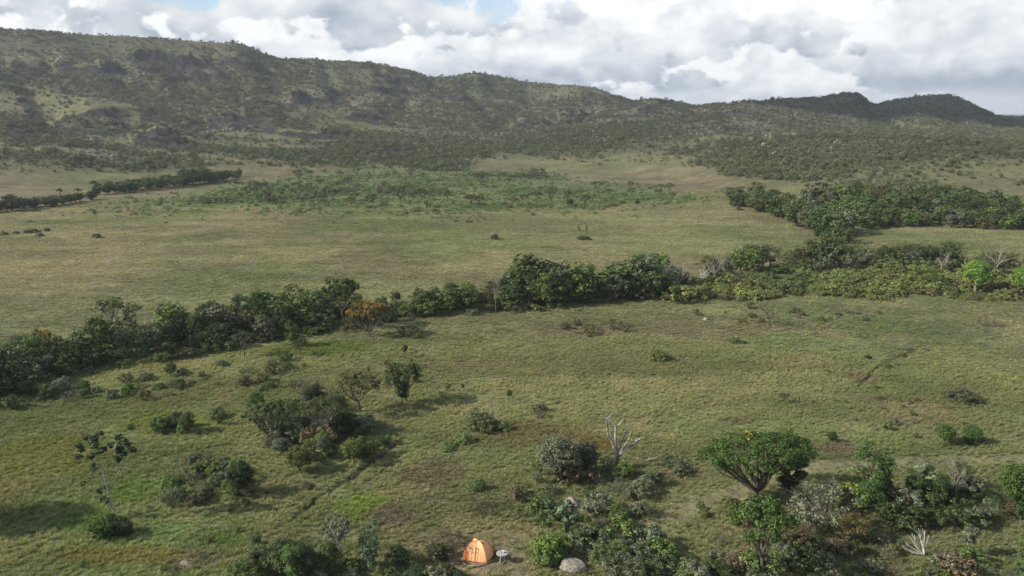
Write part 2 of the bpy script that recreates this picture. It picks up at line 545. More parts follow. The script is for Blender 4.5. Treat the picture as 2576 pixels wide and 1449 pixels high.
# trails: (points in the photo, half width in metres, colour, strength, depth of the rut)
TRAILS = [
    ([(1012, 1106), (985, 1124), (950, 1152), (918, 1172), (880, 1206), (845, 1222), (812, 1250), (775, 1272), (740, 1300)], 0.36, (0.042, 0.040, 0.020), 0.9, 0.20),
    ([(1030, 1125), (985, 1160), (930, 1205), (860, 1262), (820, 1300)], 0.30, (0.050, 0.046, 0.020), 0.65, 0.12),
    ([(1222, 800), (1214, 840), (1220, 880), (1211, 915), (1226, 955), (1230, 985), (1240, 1015), (1242, 1040)], 0.30, (0.180, 0.162, 0.092), 0.55, 0.08),
    ([(2640, 1156), (2400, 1158), (2200, 1164), (2060, 1172), (1960, 1196), (1850, 1240), (1760, 1270), (1640, 1320), (1560, 1350)], 0.95, (0.200, 0.185, 0.100), 0.9, 0.05),
    ([(2300, 880), (2240, 905), (2200, 930), (2180, 950), (2160, 970)], 0.26, (0.050, 0.048, 0.022), 0.8, 0.14),
    ([(1460, 1180), (1420, 1200), (1360, 1235), (1320, 1250), (1270, 1270)], 0.25, (0.052, 0.055, 0.020), 0.7, 0.10),
    ([(700, 1345), (850, 1352), (1000, 1345), (1100, 1340), (1200, 1348)], 0.9, (0.150, 0.132, 0.062), 0.5, 0.03),
    ([(560, 600), (530, 690), (500, 760)], 0.5, (0.165, 0.14, 0.075), 0.35, 0.05),
]
_TR = []
for pts, w, col, k, dep in TRAILS:
    P_ = np.array([hit(*p) for p in pts])
    # resample smoothly
    tt = np.linspace(0, len(P_) - 1, len(P_) * 8)
    P_ = np.stack([np.interp(tt, np.arange(len(P_)), P_[:, j]) for j in (0, 1)], 1)
    for _ in range(4):
        P_[1:-1] = (P_[:-2] + 2 * P_[1:-1] + P_[2:]) / 4
    _TR.append((P_, w, np.array(col), k, dep))


def trail_dist(x, y, P_):
    d = np.full(np.shape(x), 1e9)
    lo, hi = P_.min(0) - 6, P_.max(0) + 6
    k = np.nonzero((x > lo[0]) & (x < hi[0]) & (y > lo[1]) & (y < hi[1]))[0]
    if k.size:
        xx, yy = x[k], y[k]
        dd = np.full(k.size, 1e9)
        for a, b in zip(P_[:-1], P_[1:]):
            ab = b - a
            t = np.clip(((xx - a[0]) * ab[0] + (yy - a[1]) * ab[1]) / (ab @ ab + 1e-9), 0, 1)
            dd = np.minimum(dd, np.hypot(xx - a[0] - t * ab[0], yy - a[1] - t * ab[1]))
        d[k] = dd
    return d


def qmesh(name, V, Q, mats=None, smooth=False, attrs=None):
    """mesh from vertex and quad (or triangle) arrays"""
    V, Q = np.asarray(V, np.float32), np.asarray(Q, np.int32)
    me = bpy.data.meshes.new(name)
    k = Q.shape[1] if len(Q) else 4
    me.vertices.add(len(V))
    me.vertices.foreach_set('co', V.ravel())
    if len(Q):
        me.loops.add(Q.size)
        me.loops.foreach_set('vertex_index', Q.ravel())
        me.polygons.add(len(Q))
        me.polygons.foreach_set('loop_start', np.arange(0, Q.size, k, dtype=np.int32))
        me.polygons.foreach_set('loop_total', np.full(len(Q), k, np.int32))
        me.polygons.foreach_set('use_smooth', np.full(len(Q), smooth))
    for m_ in mats or []:
        me.materials.append(m_)
    me.update(calc_edges=True)
    for an, (kind, dom, data) in (attrs or {}).items():
        a = me.attributes.new(an, kind, dom)
        a.data.foreach_set('color' if 'COLOR' in kind else ('vector' if kind == 'FLOAT_VECTOR' else 'value'), np.asarray(data).ravel())
    return me


def link(o, parent=None):
    COL.objects.link(o)
    if parent is not None:
        o.parent = parent
    return o


def new_mat(name):
    m_ = bpy.data.materials.new(name)
    m_.use_nodes = True
    nt = NT(m_.node_tree)
    return m_, nt, m_.node_tree.nodes['Principled BSDF']


# ---- ground sheet
fine_az = np.linspace(-0.70, 0.70, 900)
coarse = np.linspace(0.72, 2 * math.pi - 0.72, 90)
azs = np.r_[fine_az, coarse]
rs = np.r_[0.5, 8, 18, 28, np.geomspace(36, 46, 10, endpoint=False), np.geomspace(46, 400, 300, endpoint=False),
           np.geomspace(400, 1950, 270, endpoint=False), np.geomspace(1950, 9000, 40)]
AA, RR = np.meshgrid(azs, rs)
gx, gy = (RR * np.sin(AA)).ravel(), (RR * np.cos(AA)).ravel()
gz = height(gx, gy)
gc = ground_colour(gx, gy)
for P_, w, col, k, dep in _TR:
    d = trail_dist(gx, gy, P_)
    ww = w * (0.45 + 1.3 * fbm(gx, gy, 1.6, 3, 91))
    f = (1 - sstep(d, ww * 0.6, ww * 1.3)) * k * (0.45 + 0.85 * fbm(gx, gy, 3.0, 2, 92))
    f = np.clip(f, 0, 1)
    gc = gc + (col - gc) * f[:, None]
    gz = gz - dep * f
nr, na = len(rs), len(azs)
ii = np.arange(nr * na).reshape(nr, na)
nx = np.roll(ii, -1, axis=1)
quads = np.stack([ii[:-1], nx[:-1], nx[1:], ii[1:]], -1).reshape(-1, 4)[:, ::-1]

mg, g, pb = new_mat('meadow_and_hill_ground')
att = g.node('ShaderNodeAttribute', attribute_name='albedo').outputs['Color']
geo = g.node('ShaderNodeNewGeometry')
pos = geo.outputs['Position']
nf = g.noise(pos, 1.3, 5, 0.65)
nm = g.noise(pos, 0.16, 5, 0.6)
nh = g.noise(g.v('MULTIPLY', pos, (0.5, 1.0, 1.0)), 0.5, 4, 0.7)
val = g.m('ADD', g.m('MULTIPLY', g.ss(nf, 0.25, 0.75), 0.55), g.m('MULTIPLY', g.ss(nm, 0.25, 0.75), 0.40))
val = g.m('ADD', val, g.m('MULTIPLY', g.ss(nh, 0.3, 0.7), 0.25))
val = g.m('ADD', val, 0.38)
colr = g.mix(1.0, att, g.xyz(val, val, val), 'MULTIPLY')
# bare dark rock where the ground is steep
sepn = g.node('ShaderNodeSeparateXYZ')
g.l.new(geo.outputs['Normal'], sepn.inputs[0])
steep = g.m('ADD', sepn.outputs[2], g.m('MULTIPLY', g.m('SUBTRACT', g.noise(pos, 0.07, 5, 0.7), 0.5), 0.28))
rockc = g.mix(g.ss(g.noise(g.v('MULTIPLY', pos, (1, 1, .4)), 0.30, 6, 0.75), .35, .7), (0.012, 0.013, 0.015), (0.070, 0.067, 0.066))
hillm = g.node('ShaderNodeAttribute', attribute_name='hill').outputs['Fac']
rk = g.m('MAXIMUM', g.m('MULTIPLY', g.ss(steep, 0.84, 0.76), hillm), g.ss(g.m('ADD', g.node('ShaderNodeAttribute', attribute_name='rock').outputs['Fac'], g.m('MULTIPLY', g.m('SUBTRACT', g.noise(pos, 0.12, 4, 0.7), 0.5), 0.9)), 0.32, 0.62))
g.l.new(g.mix(rk, colr, rockc), pb.inputs['Base Color'])
pb.inputs['Roughness'].default_value = 0.95
pb.inputs['Specular IOR Level'].default_value = 0.12
bmp = g.node('ShaderNodeBump')
bmp.inputs['Strength'].default_value = 1.0
bmp.inputs['Distance'].default_value = 0.55
g.l.new(g.m('ADD', g.noise(pos, 0.9, 6, 0.72), g.m('MULTIPLY', g.noise(pos, 0.22, 4, 0.6), 0.8)), bmp.inputs['Height'])
g.l.new(bmp.outputs[0], pb.inputs['Normal'])

rgba = np.c_[gc, np.ones(len(gc))]
me = qmesh('ground', np.c_[gx, gy, gz], quads, [mg], True,
           {'albedo': ('FLOAT_COLOR', 'POINT', rgba), 'hill': ('FLOAT', 'POINT', sstep(base_height(gx, gy), 2, 12)),
            'rock': ('FLOAT', 'POINT', ledges(gx, gy, np.hypot(gx, gy), np.arctan2(gx, gy))[1])})
gob = link(bpy.data.objects.new('ground', me))
gob['kind'] = 'structure'

# ------------------------------------------------------------------ materials for plants, wood, rock
def leaf_material(name, instanced=False, trans=0.25, spread=0.66, warm=0.4):
    m_, n_, p_ = new_mat(name)
    if instanced:
        base = n_.node('ShaderNodeAttribute', attribute_name='tint', attribute_type='INSTANCER').outputs['Color']
    else:
        base = n_.node('ShaderNodeObjectInfo').outputs['Color']
    rnd = n_.node('ShaderNodeNewGeometry').outputs['Random Per Island']
    k = n_.ss(rnd, 0.0, 1.0, 1.0 - spread, 1.0 + spread)
    c = n_.mix(1.0, base, n_.xyz(k, k, k), 'MULTIPLY')
    c = n_.mix(n_.ss(rnd, 0.80, 1.0, 0.0, warm), c, n_.mix(1.0, base, (1.75, 1.35, 0.9), 'MULTIPLY'))
    n_.l.new(c, p_.inputs['Base Color'])
    p_.inputs['Roughness'].default_value = 0.6
    p_.inputs['Specular IOR Level'].default_value = 0.12
    tr = n_.node('ShaderNodeBsdfTranslucent')
    n_.l.new(n_.mix(1.0, c, (1.25, 1.35, 0.6), 'MULTIPLY'), tr.inputs['Color'])
    mx = n_.node('ShaderNodeMixShader')
    mx.inputs[0].default_value = trans
    n_.l.new(p_.outputs[0], mx.inputs[1])
    n_.l.new(tr.outputs[0], mx.inputs[2])
    n_.l.new(mx.outputs[0], n_.n['Material Output'].inputs['Surface'])
    return m_


def plain_material(name, c0, c1, scale=3.0, rough=0.9, bump=0.0, spec=0.2, detail=5):
    m_, n_, p_ = new_mat(name)
    tc = n_.node('ShaderNodeTexCoord').outputs['Object']
    f = n_.noise(tc, scale, detail, 0.65)
    n_.l.new(n_.mix(n_.ss(f, 0.3, 0.7), c0, c1), p_.inputs['Base Color'])
    p_.inputs['Roughness'].default_value = rough
    p_.inputs['Specular IOR Level'].default_value = spec
    if bump:
        b_ = n_.node('ShaderNodeBump')
        b_.inputs['Strength'].default_value = 0.7
        b_.inputs['Distance'].default_value = bump
        n_.l.new(f, b_.inputs['Height'])
        n_.l.new(b_.outputs[0], p_.inputs['Normal'])
    return m_


M_LEAF = leaf_material('leaf')
M_LEAF_I = leaf_material('scrub_leaf', True)
M_GRASS_I = leaf_material('grass_blade', True, 0.35, 0.28, 0.12)
M_BARK = plain_material('bark', (0.055, 0.044, 0.034), (0.13, 0.108, 0.085), 14)
M_BARK_PALE = plain_material('pale_bark', (0.17, 0.15, 0.12), (0.36, 0.325, 0.27), 9)
M_DEAD = plain_material('weathered_dead_wood', (0.085, 0.072, 0.06), (0.46, 0.425, 0.37), 3.4)
M_WHITE_WOOD = plain_material('bleached_dead_wood', (0.30, 0.27, 0.23), (0.60, 0.57, 0.51), 6)
M_TWIG = plain_material('grey_twig', (0.075, 0.062, 0.050), (0.16, 0.135, 0.11), 12)
M_FLOWER = plain_material('orange_blossom', (0.36, 0.18, 0.025), (0.48, 0.27, 0.045), 9)
M_FLOWER_Y = plain_material('yellow_blossom', (0.45, 0.30, 0.03), (0.55, 0.38, 0.10), 9)
M_ROCK = plain_material('pale_lichen_rock', (0.13, 0.112, 0.092), (0.31, 0.28, 0.235), 2.2, 0.95, 0.05)
M_ROCK_I = plain_material('hill_rock', (0.06, 0.058, 0.055), (0.24, 0.225, 0.205), 0.6, 0.95)


# ------------------------------------------------------------------ plant builders
def unit(v):
    return v / (np.linalg.norm(v, axis=-1, keepdims=True) + 1e-9)


def tube(pts, rad, sides=5):
    pts, rad = np.asarray(pts, float), np.asarray(rad, float)
    n = len(pts)
    tan = unit(np.gradient(pts, axis=0))
    ref = np.where(np.abs(tan[:, 2:3]) > 0.9, np.array([[1.0, 0, 0]]), np.array([[0, 0, 1.0]]))
    a = unit(np.cross(tan, ref))
    b = np.cross(tan, a)
    th = np.linspace(0, 2 * np.pi, sides, endpoint=False)
    ring = a[:, None] * np.cos(th)[None, :, None] + b[:, None] * np.sin(th)[None, :, None]
    V = (pts[:, None] + ring * rad[:, None, None]).reshape(-1, 3)
    i = np.arange(n * sides).reshape(n, sides)
    j = np.roll(i, -1, 1)
    Q = np.stack([i[:-1], j[:-1], j[1:], i[1:]], -1).reshape(-1, 4)
    return V, Q


class Quads:
    def __init__(self):
        self.V, self.Q, self.n = [], [], 0

    def add(self, V, Q):
        self.V.append(V)
        self.Q.append(np.asarray(Q) + self.n)
        self.n += len(V)

    def tube(self, pts, rad, sides=5):
        self.add(*tube(pts, rad, sides))

    def mesh(self, name, mat, smooth=False):
        if not self.V:
            return None
        return qmesh(name, np.concatenate(self.V), np.concatenate(self.Q), [mat], smooth)


def leaf_quads(rng, pos, nrm, size, aspect=1.7):
    n = len(pos)
    nrm = unit(nrm)
    t = unit(np.cross(nrm, unit(rng.normal(size=(n, 3)))))
    b = np.cross(nrm, t)
    s = size * rng.uniform(0.55, 1.25, n)[:, None]
    V = np.stack([pos - t * s * aspect * 0.5, pos + b * s * 0.5 + nrm * s * 0.12, pos + t * s * aspect * 0.5, pos - b * s * 0.5 + nrm * s * 0.12], 1)
    return V.reshape(-1, 3), np.arange(n * 4).reshape(n, 4)


def bend(p, q, rng, k, n=5):
    t = np.linspace(0, 1, n)[:, None]
    L = np.linalg.norm(q - p)
    mid = (p + q) / 2 + rng.normal(size=3) * L * k
    mid[2] -= L * k * 0.3
    return (1 - t) ** 2 * p + 2 * t * (1 - t) * mid + t ** 2 * q


SPECS = {
    # crown centre, radius, half height, lowest row, clumps, clump radius, leaves in a clump, leaf size, fork height, limbs, trunk radius
    'umbrella': dict(zc=.66, rx=.80, rz=.30, zlo=.60, nc=105, cr=.074, nl=105, ls=.019, fk=.14, nb=9, tr=.036, fl=.7, ry=.66, shell=.66),
    'flat':     dict(zc=.62, rx=.60, rz=.34, zlo=.58, nc=48, cr=.088, nl=85, ls=.027, fk=.28, nb=6, tr=.028, fl=.5),
    'round':    dict(zc=.58, rx=.40, rz=.41, zlo=.24, nc=70, cr=.108, nl=125, ls=.0245, fk=.22, nb=6, tr=.030, fl=.8),
    'forest':   dict(zc=.52, rx=.43, rz=.47, zlo=.03, nc=70, cr=.125, nl=62, ls=.042, fk=.22, nb=6, tr=.026, fl=.75),
    'column':   dict(zc=.56, rx=.24, rz=.45, zlo=.14, nc=42, cr=.092, nl=115, ls=.024, fk=.25, nb=6, tr=.022, fl=.9),
    'airy':     dict(zc=.62, rx=.46, rz=.38, zlo=.34, nc=54, cr=.088, nl=48, ls=.027, fk=.24, nb=7, tr=.026, fl=.7),
    'gnarled':  dict(zc=.55, rx=.62, rz=.42, zlo=.25, nc=80, cr=.075, nl=26, ls=.032, fk=.20, nb=9, tr=.034, fl=.7),
    'shrub':    dict(zc=.40, rx=.62, rz=.55, zlo=.06, nc=66, cr=.118, nl=70, ls=.042, fk=.04, nb=7, tr=.020, fl=.8),
    'mound':    dict(zc=.22, rx=.92, rz=.72, zlo=.04, nc=60, cr=.17, nl=80, ls=.055, fk=.03, nb=7, tr=.020, fl=.7),
    'open':     dict(zc=.48, rx=.66, rz=.50, zlo=.18, nc=40, cr=.13, nl=30, ls=.065, fk=.05, nb=8, tr=.020, fl=.7),
    'twiggy':   dict(zc=.48, rx=.70, rz=.50, zlo=.12, nc=70, cr=.10, nl=9, ls=.042, fk=.05, nb=10, tr=.018, fl=.8),
    'sapling':  dict(zc=.70, rx=.24, rz=.30, zlo=.34, nc=15, cr=.085, nl=30, ls=.058, fk=.38, nb=4, tr=.016, fl=.8),
    'bare':     dict(zc=.58, rx=.48, rz=.44, zlo=.25, nc=44, cr=.06, nl=0, ls=.03, fk=.28, nb=6, tr=.034, fl=.8),
}
_protos = {}


def plant_meshes(kind, seed, lod=1.0, bark=None):
    """(woody mesh, leafy mesh) of unit height; made once, shared by copies"""
    bark = bark or M_BARK
    key = (kind, seed, lod, bark.name)
    if key in _protos:
        return _protos[key]
    s = SPECS[kind]
    rng = np.random.default_rng(abs(hash((len(kind) * 31 + sum(map(ord, kind)), seed))) % (2 ** 31))
    nc = max(6, int(s['nc'] * (0.75 if lod < 1 else 1.0)))
    u = unit(rng.normal(size=(nc * 8, 3)))
    # lumpy outline: a few random lobes
    lob = unit(rng.normal(size=(6, 3)))
    amp = rng.uniform(-0.38, 0.42, 6) if kind != 'umbrella' else rng.uniform(-.3, .3, 6)
    f = 1 + (np.maximum(0, u @ lob.T) ** 3 * amp).sum(1)
    fill = rng.uniform(s.get('shell', 0.45), 1.0, len(u)) ** 0.6
    c = u * fill[:, None] * f[:, None] * np.array([s['rx'] - s['cr'] * .6, s['rx'] * s.get('ry', 1) - s['cr'] * .6, s['rz'] - s['cr'] * .6])
    c[:, 2] += s['zc']
    c = c[c[:, 2] > s['zlo'] + rng.uniform(-.04, .10, len(c))][:nc]
    skew = rng.normal(size=2) * 0.06
    c[:, :2] += skew * c[:, 2:3]
    # wood
    W = Quads()
    multi = s['fk'] < 0.1
    fork = np.array([skew[0] * .4 + rng.normal() * .015, skew[1] * .4 + rng.normal() * .015, s['fk']])
    if not multi:
        W.tube(bend(np.array([0, 0, -0.04]), fork, rng, 0.06, 6), s['tr'] * np.linspace(1.25, 0.9, 6), 7)
    pick = c[rng.choice(len(c), size=min(s['nb'], len(c)), replace=False)]
    for _ in range(3):
        own = ((c[:, None] - pick[None]) ** 2).sum(-1).argmin(1)
        pick = np.array([c[own == i].mean(0) if (own == i).any() else pick[i] for i in range(len(pick))])
    tw = 4 if lod >= 1 else 3
    for i, pc in enumerate(pick):
        st = fork.copy() if not multi else np.array([rng.normal() * .05, rng.normal() * .05, -0.03])
        end = st + (pc - st) * 0.82
        limb = bend(st, end, rng, 0.16, 7)
        r0 = s['tr'] * (0.72 if not multi else 0.8)
        W.tube(limb, np.linspace(r0, r0 * 0.35, 7), 5 if lod >= 1 else 4)
        for q in c[own == i]:
            a = limb[rng.integers(3, 7)]
            W.tube(bend(a, q, rng, 0.20, tw), np.linspace(r0 * 0.34, r0 * 0.10, tw), 3)
            if kind in ('twiggy', 'bare', 'gnarled') and lod >= 1:
                for _ in range(4 if kind != 'bare' else 2):
                    e = q + rng.normal(size=3) * s['cr'] * 1.3 + np.array([0, 0, s['cr'] * .4])
                    W.tube(bend(q + (a - q) * rng.uniform(0, .5), e, rng, 0.2, 3), [r0 * .12, r0 * .09, r0 * .05], 3)
    wood = W.mesh(kind + '_wood', bark, True)
    # leaves
    nl = int(s['nl'] * lod)
    leaf = None
    if nl:
        k = len(c)
        cr = s['cr'] * rng.uniform(0.6, 1.35, k)
        uu = unit(rng.normal(size=(k, nl, 3)) + np.array([0, 0, 0.25]))
        rad = rng.uniform(0.25, 1.0, (k, nl, 1)) ** 0.5
        pos = c[:, None] + uu * rad * cr[:, None, None] * np.array([1.1, 1.1, s['fl']])
        out = unit(c - np.array([0, 0, s['zc'] * 0.75]))
        nrm = uu * 0.7 + out[:, None] * 0.35 + np.array([0, 0, 0.45]) + rng.normal(size=uu.shape) * 0.45
        ls = s['ls'] * (1.0 if lod >= 1 else 1.0 / math.sqrt(lod) * 0.95)
        leaf = qmesh(kind + '_leaves', *leaf_quads(rng, pos.reshape(-1, 3), nrm.reshape(-1, 3), ls), [M_LEAF])
    _protos[key] = (wood, leaf)
    return _protos[key]


THINGS = []          # every labelled top-level plant, for the label pass at the end


def thing(name, label, cat, loc, rz=0.0, group=None):
    o = bpy.data.objects.new(name, None)
    o.empty_display_size = 0.3
    o.location = loc
    o.rotation_euler = (0, 0, rz)
    o['label'], o['category'] = label, cat
    if group:
        o['group'] = group
    return link(o)


def part(name, me, parent, colour=None):
    o = bpy.data.objects.new(name, me)
    if colour is not None:
        o.color = (*colour, 1.0)
    return link(o, parent)


def one(name, me, label, cat, loc, rz=0.0, group=None, scale=None):
    o = bpy.data.objects.new(name, me)
    o.location = loc
    o.rotation_euler = (0, 0, rz)
    if scale is not None:
        o.scale = scale
    o['label'], o['category'] = label, cat
    if group:
        o['group'] = group
    return link(o)


LEAFGAIN = 1.5
rnd = random.Random(7)
NAMES = {'umbrella': 'umbrella_tree', 'flat': 'savanna_tree', 'round': 'round_tree', 'forest': 'leafy_tree', 'column': 'slender_tree',
         'airy': 'airy_tree', 'gnarled': 'gnarled_tree', 'shrub': 'shrub', 'mound': 'low_shrub', 'open': 'open_shrub', 'twiggy': 'twiggy_shrub',
         'sapling': 'sapling', 'bare': 'dead_tree'}
SHRUBS = ('shrub', 'mound', 'open', 'twiggy')


def plant(kind, x, y, h, w=1.0, colour=(0.06, 0.075, 0.03), label='', group=None, seed=None, lod=1.0, bark=None, rz=None, name=None, tilt=0.0, z=None):
    seed = rnd.randrange(3) if seed is None else seed
    wood, leaf = plant_meshes(kind, seed, lod, bark or (M_TWIG if kind in ('twiggy',) else M_BARK))
    rz = rnd.uniform(0, 6.28) if rz is None else rz
    cat = 'shrub' if kind in SHRUBS else 'tree'
    o = thing(name or NAMES[kind], label, cat, (x, y, ground(x, y) - 0.04 if z is None else z), rz, group)
    o.scale = (h * w, h * w, h)
    if tilt:
        o.rotation_euler = (0, tilt, 0)
    j = rnd.uniform(0.86, 1.16)
    if wood:
        part('stems' if cat == 'shrub' else 'trunk', wood, o)
    if leaf:
        part('foliage' if cat == 'shrub' else 'crown', leaf, o, tuple(min(1, LEAFGAIN * a * j * rnd.uniform(.96, 1.05)) for a in colour))
    THINGS.append(o)
    return o


def metres(px_h, x, y):
    """height in metres of something px_h rows tall (photo at 2576) standing at x, y"""
    z = ground(x, y)
    f = project(x, y, z)[2]
    return px_h * f / FPX / math.cos(math.atan2(CAM_H - z, math.hypot(x, y)))


def put(kind, px, py, hpx, w=1.0, colour=(0.06, 0.075, 0.03), label='', **kw):
    """a plant whose foot stands at (px, py) of the photo"""
    q = hit(px, py)
    return plant(kind, q[0], q[1], metres(hpx, *q), w, colour, label, **kw)


# ---- scattered cover built as instances (what nobody could count)
def scatter(name, xyz, rot, scl, idx, tint, protos, label, cat, sub=None):
    col = bpy.data.collections.new(name + '_sources')
    for i, pm in enumerate(protos):
        col.objects.link(bpy.data.objects.new('%s_source_%02d' % (name, i), pm))
    n = len(xyz)
    me = qmesh(name, xyz, np.zeros((0, 4), int), None, False, {
        'rot': ('FLOAT', 'POINT', rot), 'scl': ('FLOAT_VECTOR', 'POINT', scl), 'idx': ('INT', 'POINT', idx),
        'tint': ('FLOAT_COLOR', 'POINT', np.c_[tint, np.ones(n)])})
    o = bpy.data.objects.new(name, me)
    ng = bpy.data.node_groups.new(name, 'GeometryNodeTree')
    ng.interface.new_socket('Geometry', in_out='INPUT', socket_type='NodeSocketGeometry')
    ng.interface.new_socket('Geometry', in_out='OUTPUT', socket_type='NodeSocketGeometry')
    N, L = ng.nodes, ng.links
    gi, go = N.new('NodeGroupInput'), N.new('NodeGroupOutput')
    m2p = N.new('GeometryNodeMeshToPoints')
    iop = N.new('GeometryNodeInstanceOnPoints')
    ci = N.new('GeometryNodeCollectionInfo')
    ci.inputs['Collection'].default_value = col
    ci.inputs['Separate Children'].default_value = True
    ci.inputs['Reset Children'].default_value = True
    iop.inputs['Pick Instance'].default_value = True

    def attr(nm, tp):
        a = N.new('GeometryNodeInputNamedAttribute')
        a.data_type = tp
        a.inputs['Name'].default_value = nm
        return [s_ for s_ in a.outputs if s_.enabled and s_.name == 'Attribute'][0]
    cx_ = N.new('ShaderNodeCombineXYZ')
    L.new(attr('rot', 'FLOAT'), cx_.inputs[2])
    L.new(gi.outputs[0], m2p.inputs['Mesh'])
    L.new(m2p.outputs[0], iop.inputs['Points'])
    L.new(ci.outputs[0], iop.inputs['Instance'])
    L.new(attr('idx', 'INT'), iop.inputs['Instance Index'])
    L.new(cx_.outputs[0], iop.inputs['Rotation'])
    L.new(attr('scl', 'FLOAT_VECTOR'), iop.inputs['Scale'])
    L.new(iop.outputs[0], go.inputs[0])
    md = o.modifiers.new('scatter', 'NODES')
    md.node_group = ng
    o['kind'], o['label'], o['category'] = 'stuff', label, cat
    return link(o)


def joined(kind, seed, lod):
    """leaves and stems of a plant in one light mesh, for scattering"""
    w, l = plant_meshes(kind, seed, lod)
    V, Q, M = [], [], []
    n = 0
    for k, me_ in enumerate((w, l)):
        if me_ is None:
            continue
        co = np.zeros(len(me_.vertices) * 3, np.float32)
        me_.vertices.foreach_get('co', co)
        vi = np.zeros(len(me_.loops), np.int32)
        me_.loops.foreach_get('vertex_index', vi)
        V.append(co.reshape(-1, 3))
        Q.append(vi.reshape(-1, 4) + n)
        M.append(np.full(len(vi) // 4, k, np.int32))
        n += len(me_.vertices)
    me2 = qmesh('%s_light' % kind, np.concatenate(V), np.concatenate(Q), [M_TWIG, M_LEAF_I])
    me2.polygons.foreach_set('material_index', np.concatenate(M))
    return me2


def grass_proto(seed, blades, spread, lean):
    rng = np.random.default_rng(seed)
    a = rng.uniform(0, 2 * np.pi, blades)
    base = np.c_[np.cos(a), np.sin(a), np.zeros(blades)] * rng.uniform(0, spread, blades)[:, None]
    d = np.c_[np.cos(a), np.sin(a), np.zeros(blades)] * rng.uniform(0.2, 0.75, blades)[:, None] + np.array([lean, lean * .3, 0])
    hgt = rng.uniform(0.55, 1.0, blades)
    wid = rng.uniform(0.02, 0.045, blades)
    side = np.c_[-np.sin(a), np.cos(a), np.zeros(blades)] * wid[:, None]
    mid = base + d * 0.4 * hgt[:, None] + np.c_[np.zeros((blades, 2)), hgt * 0.72]
    tip = base + d * 1.0 * hgt[:, None] + np.c_[np.zeros((blades, 2)), hgt * 0.95]
    V = np.stack([base - side, base + side, mid + side * .8, mid - side * .8, tip + side * .15, tip - side * .15], 1).reshape(-1, 3)
    k = np.arange(blades)[:, None] * 6
    Q = np.concatenate([k + np.array([[0, 1, 2, 3]]), k + np.array([[3, 2, 4, 5]])])
    return qmesh('grass_tuft', V, Q, [M_GRASS_I])


def rock_mesh(seed, sub=2, flat=0.6, mat=None, rough=0.35):
    import bmesh
    bm = bmesh.new()
    bmesh.ops.create_icosphere(bm, subdivisions=sub, radius=1.0)
    rng = np.random.default_rng(seed)
    pl = unit(rng.normal(size=(9, 3)))
    of = rng.uniform(0.62, 0.95, 9)
    for v in bm.verts:
        p = np.array(v.co)
        for n_, d_ in zip(pl, of):
            e = p @ n_ - d_
            if e > 0:
                p = p - n_ * e
        p = p * (1 + rng.normal() * 0.03 * rough)
        v.co = Vector((p[0], p[1], p[2] * flat))
    me_ = bpy.data.meshes.new('rock')
    bm.to_mesh(me_)
    bm.free()
    me_.materials.append(mat or M_ROCK)
    return me_


def sector(rng, n, r0, r1, power=1.0, a=0.66):
    """points spread over the ground in view"""
    t = rng.uniform(0, 1, n)
    r = (r0 ** (2 - power) + t * (r1 ** (2 - power) - r0 ** (2 - power))) ** (1 / (2 - power)) if power != 2 else r0 * (r1 / r0) ** t
    az = rng.uniform(-a, a, n)
    return r * np.sin(az), r * np.cos(az)


rng0 = np.random.default_rng(20)

# ---- hillside scrub
protos = [joined('shrub', 0, .30), joined('shrub', 1, .30), joined('open', 0, .5), joined('flat', 0, .45), joined('round', 1, .35), joined('twiggy', 0, .9), joined('flat', 1, .45)]
x, y = sector(rng0, 260000, 300, 1500, 1.7, 0.68)
b = base_height(x, y)
edge = fbm(x, y, 45, 4, 203)
dens = sstep(fbm(x, y, 75, 4, 201), 0.34, 0.60) * 0.75 + 0.40 * sstep(fbm(x, y, 20, 3, 202), 0.4, 0.6)
dens = dens * sstep(b + 14 * (edge - 0.5), 1.5, 6.0)
dens = dens * (1 - 0.7 * ledges(x, y, np.hypot(x, y), np.arctan2(x, y))[1])
dens = np.maximum(dens, 0.22 * sstep(b, 6, 14)) * (1 - 0.80 * hill_grass(x, y))
keep = rng0.uniform(0, 1, len(x)) < dens
x, y, b = x[keep], y[keep], b[keep]
n = len(x)
zone = fbm(x, y, 120, 3, 205)[:, None]
c = C3((0.050, 0.058, 0.034)) + (C3((0.074, 0.076, 0.050)) - C3((0.050, 0.058, 0.034))) * sstep(zone, 0.35, 0.65)
c = c + (C3((0.068, 0.080, 0.040)) - c) * (1 - sstep(b, 3, 26))[:, None] * 0.75
c = 2.1 * c * rng0.uniform(0.72, 1.28, (n, 1)) * np.where(rng0.uniform(0, 1, (n, 1)) < 0.10, np.array([[1.5, 1.42, 1.6]]), 1.0)
sz = rng0.gamma(3.2, 0.32, n) * (0.7 + 0.6 * fbm(x, y, 40, 2, 208)) + 0.4
sc = np.c_[sz * rng0.uniform(.8, 1.2, n), sz * rng0.uniform(.8, 1.2, n), sz]
scatter('hillside_scrub', np.c_[x, y, height(x, y) - 0.1], rng0.uniform(0, 6.28, n), sc, rng0.choice(7, n, p=[.2, .2, .15, .13, .12, .08, .12]), c, protos,
        'grey-green scrub and low trees covering the hills behind the plain', 'scrub')

